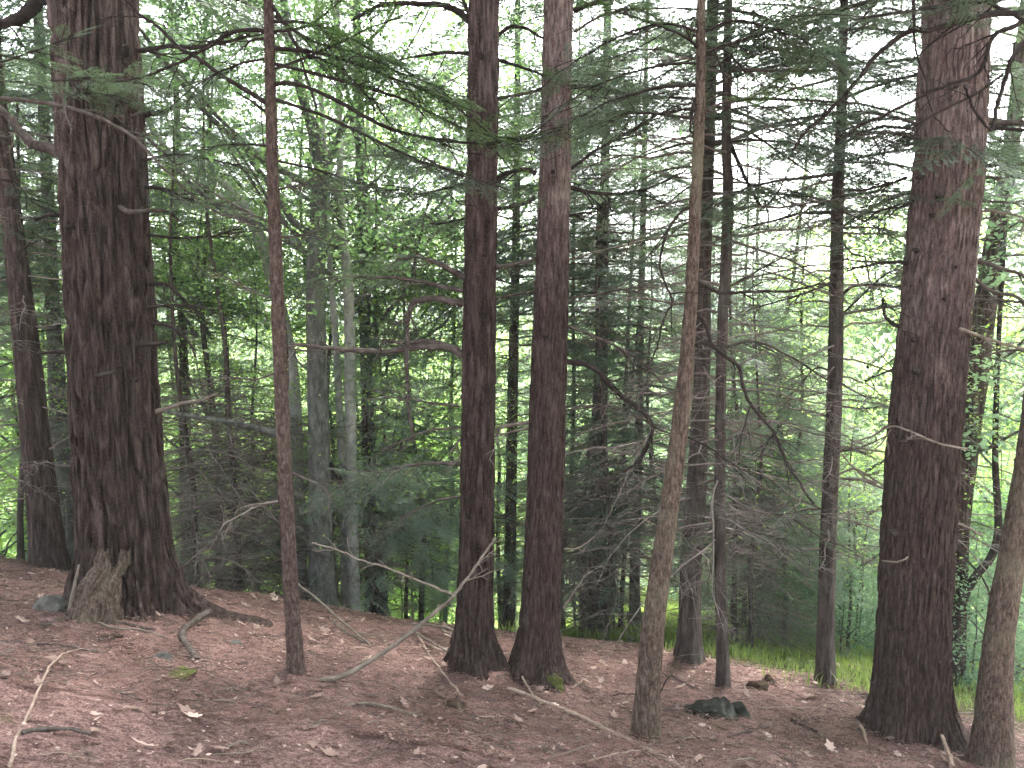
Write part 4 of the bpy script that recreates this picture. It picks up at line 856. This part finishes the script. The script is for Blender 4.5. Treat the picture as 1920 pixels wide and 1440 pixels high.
# bushes on the slope below the crest
for i, (px, Y, s, b) in enumerate([(1850, 10.5, .8, 1), (1930, 9.5, .8, 1), (1640, 11.5, .75, 1), (1600, 10.4, .42, 1), (1860, 8.9, .5, 1), (1490, 10.6, .35, 1), (1600, 13, .8, 1), (1480, 13.5, .75, 1), (1440, 16, .9, 1), (1530, 15, .8, 1), (1820, 13, 1, 1), (1900, 15, 1.1, 0), (2020, 12, 1, 1), (340, 14, .8, 0), (420, 18, 1.1, 0),
                                   (470, 15, .7, 0), (20, 13, .8, 0), (-40, 11, .8, 0), (700, 16, 1.1, 0), (780, 17, 1.2, 0), (650, 18, 1.2, 0), (830, 19, 1.1, 0), (1250, 18, 1., 1), (1350, 17, .9, 1), (1700, 15, 1, 1), (1660, 19, 1.2, 0), (1580, 20, 1.2, 0), (90, 16, 1., 0), (540, 17, 1.0, 0)]):
    backdrop('leafy_bush', ('blue green' if b else 'yellow green') + ' leafy bush on the slope ' + where(px), 'bush', px, Y, SHRUB[i % 2], (LEAF_LOW_BLUE if b else LEAF_LOW)[i % 2], None, rot=i*1.9, sc=s, group='bushes on the slope below')
# thin dark poles far back
for i, (px, Y, k) in enumerate([(748, 14, 0), (768, 15, 1), (800, 16, 0), (826, 14, 1), (1078, 12.5, 1), (1095, 14, 0), (1146, 13, 1), (1160, 15, 0), (1412, 13, 1), (1442, 15, 0), (1625, 12, 0), (660, 15, 1), (640, 14, 0), (500, 15, 1), (460, 17, 0), (940, 13.5, 1), (1240, 13, 0), (1370, 12, 1), (1335, 14, 0), (70, 13, 0), (360, 16, 1)]):
    backdrop('dead_pole', 'thin dark bare pole far back ' + where(px), 'dead tree', px, Y, YOUNG[k], None, TWIGS[i % 3] if i % 2 else None, rot=i*2.3, sc=r.uniform(.28, .5), group='thin bare poles far back')

# ------------------------------------------------------------------ what lies on the forest floor
def ground_stick(name, label, px, w0, w1, mat, cat='stick', lift=.011, twigs=0, tl=.2, group=None, sides=8):
    """a stick lying along picture points; an optional third value lifts that point (metres)"""
    P = []
    for q in px: P.append(hit(q[0], q[1]) + [0, 0, lift + (q[2] if len(q) > 2 else 0)])
    n = 7*len(px); P = smooth_path(np.array(P), n); rr = np.random.default_rng(abs(int(px[0][0])+int(px[0][1]))); P += np.cumsum(rr.normal(0, .003, P.shape), 0)
    R = np.linspace(w0, w1, n)*.5*P[:, 1].mean()/F*(1+.1*rr.normal(0, 1, n).clip(-1, 1)); mb = MB(); add_tube(mb, P, R, sides, 0); side_twigs(mb, P, R, rr, twigs, tl, 2)
    b = P[0].copy(); o = mb.build(name, [M[mat]], None, loc=b, origin=b); return tag(o, label, cat, group)

# the big arched fallen branch with its fork
b0 = hit(585, 1278); Yb = b0[1]; arch = thing('fallen_branch', 'long grey fallen branch arching up from the ground to the dark red hemlock, forked halfway', 'branch', b0)
def arch_part(px, w0, w1, name, tw):
    P = smooth_path(np.array([at(x, y, Yb+d) for x, y, d in px]), 60); R = np.linspace(w0, w1, 60)*.5*Yb/F; rr = np.random.default_rng(77); P[5:] += np.cumsum(rr.normal(0, .002, (55, 3)), 0)
    R = R*(1+.08*rr.normal(0, 1, 60)); mb = MB(); add_tube(mb, P, R, 9, 0); side_twigs(mb, P, R, rr, tw, .25, 2); return mb.build(name, [M['grey_stick']], arch, origin=b0)
arch_part([(575, 1280, 0), (600, 1277, .02), (655, 1262, .05), (735, 1214, .05), (795, 1168, .05), (850, 1122, .05), (885, 1080, .1), (910, 1045, .1), (934, 1008, .1)], 12, 4, 'stem', 9)
arch_part([(852, 1120, .05), (838, 1110, .05), (800, 1092, .0), (730, 1066, -.1), (680, 1052, -.1), (640, 1032, -.1), (590, 1018, -.1)], 6, 2.5, 'side_branch', 7)
# dead limb sloping behind the left trunk
P0 = at(300, 776, 9.0); lo = thing('fallen_limb', 'mossy grey dead limb hung up between the broadest left hemlock and the slim reddish one', 'branch', P0)
P = smooth_path(np.array([at(290, 768, 9.), at(360, 780, 9.), at(420, 790, 9.), at(470, 800, 9.0), at(530, 815, 9.1)]), 40); mb = MB(); add_tube(mb, P, np.linspace(8, 13, 40)*.5*9/F, 10, 0); side_twigs(mb, P, np.full(40, .03), RNG, 6, .5, 3); mb.build('stem', [M['grey_bark']], lo, origin=P0)
# brush pile of dead boughs behind the left trunk
for i, px in enumerate([[(325, 1080), (370, 1040), (420, 1000), (470, 960)], [(372, 1045), (420, 1048), (460, 1068), (480, 1090)], [(340, 1098), (380, 1088), (440, 1100)], [(430, 1100), (520, 1050), (600, 1020)], [(390, 1110), (470, 1070), (540, 1080)], [(330, 1010), (400, 960), (500, 935)], [(360, 1110), (430, 1040), (520, 990)]]):
    P = smooth_path(np.array([at(x, y, 8.7+.25*i) for x, y in px]), 24); mb = MB(); R = np.linspace(8 if i == 0 else 6, 3, 24)*.5*9/F; add_tube(mb, P, R, 6, 0); rr = np.random.default_rng(i+3); side_twigs(mb, P, R, rr, 12, .6, 5)
    tag(mb.build('dead_bough', [M['grey_stick' if i < 3 else 'dead_wood']], None, loc=P[0], origin=P[0]), 'bare dead bough in the dark brush right of the broadest left hemlock', 'branch', 'dead boughs in the brush')
GS = ground_stick
GS('fallen_stick', 'long pale peeled stick lying towards the lower right below the mossy trunk foot', [(952, 1295), (1000, 1312), (1080, 1345), (1160, 1380), (1230, 1412), (1290, 1440)], 10, 11, 'pale_stick', twigs=4, tl=.15)
GS('fallen_stick', 'thin pale bent stick curving down to the lower left corner', [(20, 1440), (32, 1390, .01), (60, 1330, .02), (90, 1270, .03), (112, 1240, .03), (142, 1222, .02)], 7, 3, 'pale_stick', twigs=4, tl=.2)
GS('fallen_stick', 'thin pinkish stick running up from the floor left of the dark red hemlock', [(783, 1202, .05), (815, 1250, .03), (845, 1285, .02), (872, 1312)], 4, 4, 'pale_stick')
GS('fallen_stick', 'short pinkish stick left of the little mossy stump', [(780, 1268), (810, 1280), (840, 1296), (855, 1310)], 5, 3, 'pale_stick', twigs=2, tl=.1)
GS('fallen_stick', 'grey brown crooked stick lying level left of the dark hole', [(640, 1328), (690, 1328), (740, 1336), (800, 1346)], 9, 5, 'grey_stick', twigs=2, tl=.12)
GS('fallen_stick', 'long dark stick lying at the foot of the broadest left hemlock', [(80, 1176), (130, 1164), (180, 1164), (230, 1172), (290, 1186)], 8, 5, 'dead_wood')
GS('fallen_stick', 'thin stick sloping right from under the long dark stick by the left hemlock', [(165, 1160), (210, 1182), (260, 1190), (310, 1208)], 5, 3, 'grey_stick')
GS('fallen_stick', 'short thick broken stick below the broadest left hemlock', [(184, 1202), (210, 1199), (236, 1201)], 11, 8, 'rotten')
GS('fallen_stick', 'stubby brown stick at the left edge of the needle floor', [(-10, 1232), (20, 1224), (42, 1216)], 9, 6, 'grey_stick')
GS('fallen_stick', 'dark weathered stick low in the left foreground', [(40, 1380), (80, 1376), (130, 1378), (160, 1384)], 11, 6, 'dead_wood')
GS('fallen_stick', 'thin twiggy stick crossing behind the lower left bent stick', [(0, 1205), (60, 1210), (120, 1215), (180, 1232)], 5, 3, 'dead_wood', twigs=2)
GS('fallen_stick', 'short pale twig lying right of the mossy trunk foot', [(1066, 1294), (1085, 1284), (1100, 1272)], 5, 4, 'pale_stick')
GS('fallen_stick', 'short pale twig leaning against the long pale peeled stick', [(980, 1286, .06), (990, 1300, .04), (1000, 1312)], 4, 4, 'pale_stick')
GS('fallen_stick', 'dark short stick between the rock and the broad right hemlock', [(1484, 1352), (1508, 1366), (1532, 1378)], 8, 4, 'dark_wood')
GS('fallen_stick', 'pale broken stick standing out at the foot of the broad right hemlock', [(1612, 1374, .05), (1622, 1390, .02), (1630, 1402)], 7, 5, 'pale_stick')
GS('fallen_stick', 'pale forked stick poking up at the bottom edge near the right corner tree', [(1764, 1405, .1), (1775, 1425, .05), (1790, 1446)], 8, 9, 'pale_stick', twigs=1, tl=.15)
GS('fallen_stick', 'thin bent twig in the lower middle of the floor', [(1010, 1405), (1050, 1420), (1090, 1412), (1110, 1405)], 4, 3, 'grey_stick', twigs=2, tl=.12)
GS('fallen_stick', 'thin upright twig standing by the mossy foot of the reddish grey hemlock', [(978, 1222, .2), (982, 1250, .1), (980, 1280)], 4, 4, 'grey_stick')
for i, px in enumerate([[(770, 1188, .08), (830, 1198, .1), (880, 1215, .06), (925, 1242)], [(830, 1202, .1), (880, 1225, .05), (950, 1268)], [(770, 1190, .04), (840, 1230, .03), (895, 1248)], [(560, 1140, .25), (620, 1180, .15), (690, 1215)], [(620, 1180, .1), (660, 1200, .05), (720, 1220)]]):
    tag(GS('fallen_twigs', '', px, 5, 3, 'grey_stick', twigs=5, tl=.3), ['grey twiggy stick sprawled across the foot of the dark red hemlock', 'thin twig sloping from the dark red hemlock to its paler neighbour', 'thin twiggy stick low before the dark red hemlock', 'grey twig propped behind the slim reddish hemlock', 'thin twig lying right of the slim reddish hemlock'][i], 'stick')['label']
for i in range(26):      # lesser sticks strewn over the carpet
    px, py = r.uniform(-20, 1900), r.uniform(1235, 1436); a = r.uniform(-.5, .5)*1.2; l = r.uniform(25, 75)
    if 500 > px > 60 and py < 1240: continue
    GS('loose_twig', 'small dry twig strewn on the reddish needle carpet', [(px-l*math.cos(a), py-l*math.sin(a)*.4), (px, py+r.normal(0, 3), .01), (px+l*math.cos(a), py+l*math.sin(a)*.4)], r.uniform(2, 4.5), 2, ['grey_stick', 'dead_wood', 'pale_stick'][i % 3], 'twig', twigs=2, tl=.12, group='dry twigs strewn on the floor')

def blob(name, label, cat, px, w, h, mat, depth=.8, seed=0, sink=.3, rough=.25, shape=None, up=0):
    """an irregular stone, moss cushion or clod standing on the ground; w, h in picture pixels"""
    b = hit(*px); sc = b[1]/F; W = w*sc*.5; H = h*sc
    n, m = 72, 48; th = np.linspace(0, 2*math.pi, n, endpoint=False); ph = np.linspace(-math.pi/2, math.pi/2, m)
    T, Pp = np.meshgrid(th, ph); d = np.stack([np.cos(Pp)*np.cos(T), np.cos(Pp)*np.sin(T), np.sin(Pp)], -1)
    k = 1 + rough*(noise3(d*1.6+seed, seed)-.5)*2 + rough*.6*(noise3(d*4+seed, seed+1)-.5) + rough*.25*(noise3(d*10+seed, seed+2)-.5)
    if name == 'rock':      # broken faces: the nearest of a set of random planes in every direction
        rg = np.random.default_rng(seed); nn = unit(rg.normal(0, 1, (16, 3))); hh = rg.uniform(.62, 1.0, 16)
        k = np.min(hh/np.maximum(np.einsum('ijk,lk->ijl', d, nn), .12), -1).clip(0, 1.5) + .07*(noise3(d*5+seed, seed)-.5) + .05*(noise3(d*13, seed+3)-.5)
    V = d*k[..., None]*np.array([W, W*depth, H*(1/(1-sink)) if sink < 1 else H]); V[..., 2] = V[..., 2] - 0
    if shape: V = shape(V, W, H)
    V = V.reshape(-1, 3)+b+[0, 0, up]; a = (np.arange(m-1)[:, None]*n); j = np.arange(n)[None]; j2 = (j+1) % n
    mb = MB(); mb.add(V, np.stack([a+j, a+j2, a+n+j2, a+n+j], -1).reshape(-1, 4), 0, True); o = mb.build(name, [M[mat]], None, loc=b, origin=b); return tag(o, label, cat)
blob('rock', 'pale grey flat topped rock left of the rotten stump', 'rock', (92, 1145), 78, 30, 'stone', .7, 3, .2, .2)
blob('rock', 'dark mossy wedge shaped rock on the needle floor below the thin straight pole', 'rock', (1330, 1340), 116, 36, 'mossy_stone', .55, 8, .25, .3, lambda V, W, H: np.concatenate([V[..., :2], np.minimum(np.minimum(V[..., 2], H*(.55+.42*V[..., 0]/W)), H*(2.6-2.4*V[..., 0]/W))[..., None] + .22*H*(noise3(V*17)[..., None]-.4) + .1*H*noise3(V*45)[..., None]], -1))
blob('rock', 'small dark mossy stone just right of the wedge shaped rock', 'rock', (1388, 1342), 52, 16, 'mossy_stone', .6, 12, .25, .3)
blob('rock', 'greenish grey flat stone in the litter below the broadest left hemlock', 'rock', (306, 1238), 52, 11, 'stone', .6, 21, .25, .4)
blob('rock', 'small bluish grey stone left of the slim reddish hemlock', 'rock', (440, 1210), 30, 9, 'stone', .6, 25, .25, .4)
blob('moss_cushion', 'yellow green moss patch on the floor below the flat stone', 'moss', (335, 1264), 62, 5, 'moss', .7, 31, .3, .35)
blob('moss_cushion', 'bright green moss cushion at the foot of the reddish grey hemlock', 'moss', (1040, 1292), 34, 20, 'moss', .8, 33, .3, .35)
blob('clod', 'dark brown clod of roots between the slender hemlock and the thin pole', 'clod', (1420, 1292), 44, 13, 'rotten', .7, 41, .3, .5)
blob('clod', 'dark little clod of roots near the edge of the bright grass', 'clod', (1440, 1280), 28, 9, 'rotten', .7, 43, .3, .5)
blob('stump', 'small mossy rotten stump on the floor left of the dark hole', 'stump', (858, 1330), 44, 18, 'rotten', .8, 45, .25, .5)
GS('root_wood', 'crooked grey piece of dead root lying in the litter right of the broadest hemlock', [(398, 1150, .03), (372, 1166, .03), (346, 1184, .02), (344, 1204, .02), (356, 1222, .01), (368, 1240)], 14, 11, 'dead_wood', 'root', twigs=3, tl=.15)
# rotten stump leaning on the big left hemlock
sb = hit(170, 1163); k = sb[1]/F
o = thing('rotten_stump', 'rotten jagged stump leaning against the left side of the broadest hemlock', 'stump', sb)
trunk_mesh([sb+[0, .05, -.3], sb+[0, .05, .0], sb+[.03, .1, 60*k], sb+[.09, .2, 100*k]], [44*k, 42*k, 36*k, 30*k], 'sapling_bark', 90, .05, .035, .14, 5, 91, .02, parent=o, name='stump_wood', origin=sb, jag=.24)
P = smooth_path(np.array([sb+[-.15, -.02, .02], sb+[-.12, .0, .2], sb+[-.07, .02, .42]]), 12); mb = MB(); add_tube(mb, P, np.linspace(.022, .008, 12), 7, 0); mb.build('splinter', [M['grey_stick']], o, origin=sb)

# ------------------------------------------------------------------ uncountable litter and grass
def scatter_ground(n, x0, x1, y0, y1, rr, fade=None):
    x = rr.uniform(x0, x1, n); y = rr.uniform(y0, y1, n)
    if fade is not None: k = rr.random(n) < fade(x, y); x, y = x[k], y[k]
    return x, y, ground(x, y)

def oak_leaves():
    rr = np.random.default_rng(3); ang = np.linspace(0, 2*math.pi, 15)[:-1]
    rad = np.array([1, .62, .75, .4, .62, .34, .5, .55, .5, .34, .62, .4, .75, .62]); out = np.stack([rad*np.cos(ang), .72*rad*np.sin(ang)], -1)
    x, y, z = scatter_ground(11000, -6.5, 6.5, 3.2, 9.6, rr); N = len(x); s = np.where(rr.random(N) < .085, rr.uniform(.03, .085, N), rr.uniform(.006, .024, N)); ph = rr.uniform(0, 6.28, N); tl = rr.normal(0, .28, (N, 2)); curl = rr.uniform(-.5, .9, N)
    o = np.concatenate([np.zeros((1, 2)), out]); u = o[None]*s[:, None, None]; c, sn = np.cos(ph)[:, None], np.sin(ph)[:, None]
    X = u[..., 0]*c-u[..., 1]*sn; Y = u[..., 0]*sn+u[..., 1]*c; Z = X*tl[:, :1]+Y*tl[:, 1:] + curl[:, None]*(u**2).sum(-1)/s[:, None]*.6 - .25*X - .16*Y*0
    slope = -.25*Y - .16*X + .25*X
    V = np.stack([x[:, None]+X, y[:, None]+Y, z[:, None]+.016+rr.uniform(0, .012, N)[:, None]+Z+slope], -1); m = len(o)
    k = np.arange(1, m); k2 = np.roll(k, -1); T = np.stack([np.zeros(m-1, int), k, k2], -1)
    mb = MB(); mb.add(V.reshape(-1, 3), (T[None]+(np.arange(N)*m)[:, None, None]).reshape(-1, 3), 0); tag(mb.build('leaf_litter', [M['litter']]), kind='stuff')
oak_leaves()

def needle_carpet():
    rr = np.random.default_rng(4); n = 110000
    px = rr.uniform(-60, 1980, n); y = 4.2+4.9*rr.random(n)**1.2; x = (px-960)/F*y*1.03; z = ground(x, y)
    l = rr.uniform(.012, .06, n)*.5; a = rr.uniform(0, math.pi, n); d = np.stack([np.cos(a), np.sin(a), rr.normal(0, .25, n)-.25*np.sin(a)-.16*np.cos(a)], -1); w = np.stack([-np.sin(a), np.cos(a), 0*a+.2], -1)*rr.uniform(.0012, .0028, n)[:, None]
    c = np.stack([x, y, z+rr.uniform(.005, .03, n)], -1); V = np.stack([c-d*l[:, None]-w, c-d*l[:, None]+w, c+d*l[:, None]], 1).reshape(-1, 3)
    mb = MB(); mb.add(V, np.arange(3*n).reshape(-1, 3), 0); tag(mb.build('needle_litter', [M['needle_litter']]), kind='stuff')
needle_carpet()

def grass():
    rr = np.random.default_rng(6); n = 150000
    def fade(x, y):
        e = grassy(x, y) + 3.5*noise2(x*1.1, y*1.1, 8); return np.clip((e-11.9)/1.8, 0, 1)*np.clip(.45+.9*noise2(x*2.5, y*2.5, 9)-.1, 0, 1)
    x, y, z = scatter_ground(n, -9, 11, 7.2, 19, rr, fade); N = len(x); h = rr.uniform(.05, .19, N); a = rr.uniform(0, 6.28, N); lean = rr.uniform(.1, .8, N)
    d = np.stack([np.cos(a), np.sin(a), 0*a], -1); w = np.stack([-np.sin(a), np.cos(a), 0*a], -1)*rr.uniform(.004, .009, N)[:, None]; b = np.stack([x, y, z-.01], -1)
    m = b+d*(lean*h*.4)[:, None]+np.array([0, 0, 1])*(h*.65)[:, None]; t = b+d*(lean*h)[:, None]+np.array([0, 0, 1])*h[:, None]
    V = np.stack([b-w, b+w, m+w*.8, m-w*.8, t], 1).reshape(-1, 3); i = 5*np.arange(N); mb = MB(); mb.add(V, np.stack([i, i+1, i+2, i+3], -1), 0)
    mb.F.append((np.stack([i+3, i+2, i+4], -1), 0, False)); tag(mb.build('grass', [M['grass']]), kind='stuff')
grass()

def twig_litter():
    rr = np.random.default_rng(14); n = 4200; px = rr.uniform(-60, 1980, n); y = 4.2+4.6*rr.random(n)**1.2; x = (px-960)/F*y*1.03; l = rr.gamma(2, .045, n); a = rr.uniform(0, math.pi, n); K = 4
    t = np.linspace(-.5, .5, K); X = x[:, None]+np.cos(a)[:, None]*l[:, None]*t+rr.normal(0, .05, (n, K))*l[:, None]; Y = y[:, None]+np.sin(a)[:, None]*l[:, None]*t+rr.normal(0, .05, (n, K))*l[:, None]; Z = ground(X, Y)+rr.uniform(.004, .03, n)[:, None]+rr.uniform(0, .02, (n, K))
    P = np.stack([X, Y, Z], -1); R = rr.uniform(.0012, .0036, n)[:, None]*np.linspace(1, .6, K); h = n*75//100; mb = MB()
    V, Fc = tubes(P[:h], R[:h], 4); mb.add(V, Fc, 0, True); V, Fc = tubes(P[h:], R[h:], 4); mb.add(V, Fc, 1, True)
    tag(mb.build('twig_litter', [M['dead_wood'], M['grey_stick']]), kind='stuff')
twig_litter()

# ------------------------------------------------------------------ the wood goes on behind and beside the camera and shades the near trunks
for i, (x, y, sc) in enumerate([(-7, -2, 1), (-3.2, -4, .95), (1.2, -5, 1), (4.8, -3.5, 1), (8, -1.5, .95), (-10, 2, 1), (10.5, 2.5, 1), (-6, -9, 1.1), (0, -10, 1.1), (6, -9, 1.1), (-12, -6, 1), (12, -6, 1), (-13, 5, 1)]):
    t = thing('hemlock_tree', 'hemlock of the wood standing behind the viewer', 'tree', (x, y, gz(x, y)), 'hemlocks behind the viewer'); t.rotation_euler = (0, 0, i*1.1); t.scale = (sc, sc, sc)
    link('trunk', HEM[i % 3], t); link('crown', CROWN_FAR[i % 2], t)

# ------------------------------------------------------------------ damp forest air
def haze():
    m, nt, out = new_mat('haze'); v = nt.nodes.new('ShaderNodeVolumePrincipled'); v.inputs['Color'].default_value = (0.76, 0.85, 0.86, 1)
    v.inputs['Density'].default_value = 0.0011; v.inputs['Anisotropy'].default_value = 0.2; nt.links.new(v.outputs[0], out.inputs['Volume'])
    X, Y0, Y1, Z0, Z1 = 420, -420, 420, -16, 27
    V = [(x, y, z) for x in (-X, X) for y in (Y0, Y1) for z in (Z0, Z1)]
    mb = MB(); mb.add(V, [(0, 1, 3, 2), (4, 6, 7, 5), (0, 4, 5, 1), (2, 3, 7, 6), (0, 2, 6, 4), (1, 5, 7, 3)]); tag(mb.build('haze', [m]), kind='stuff')
haze()
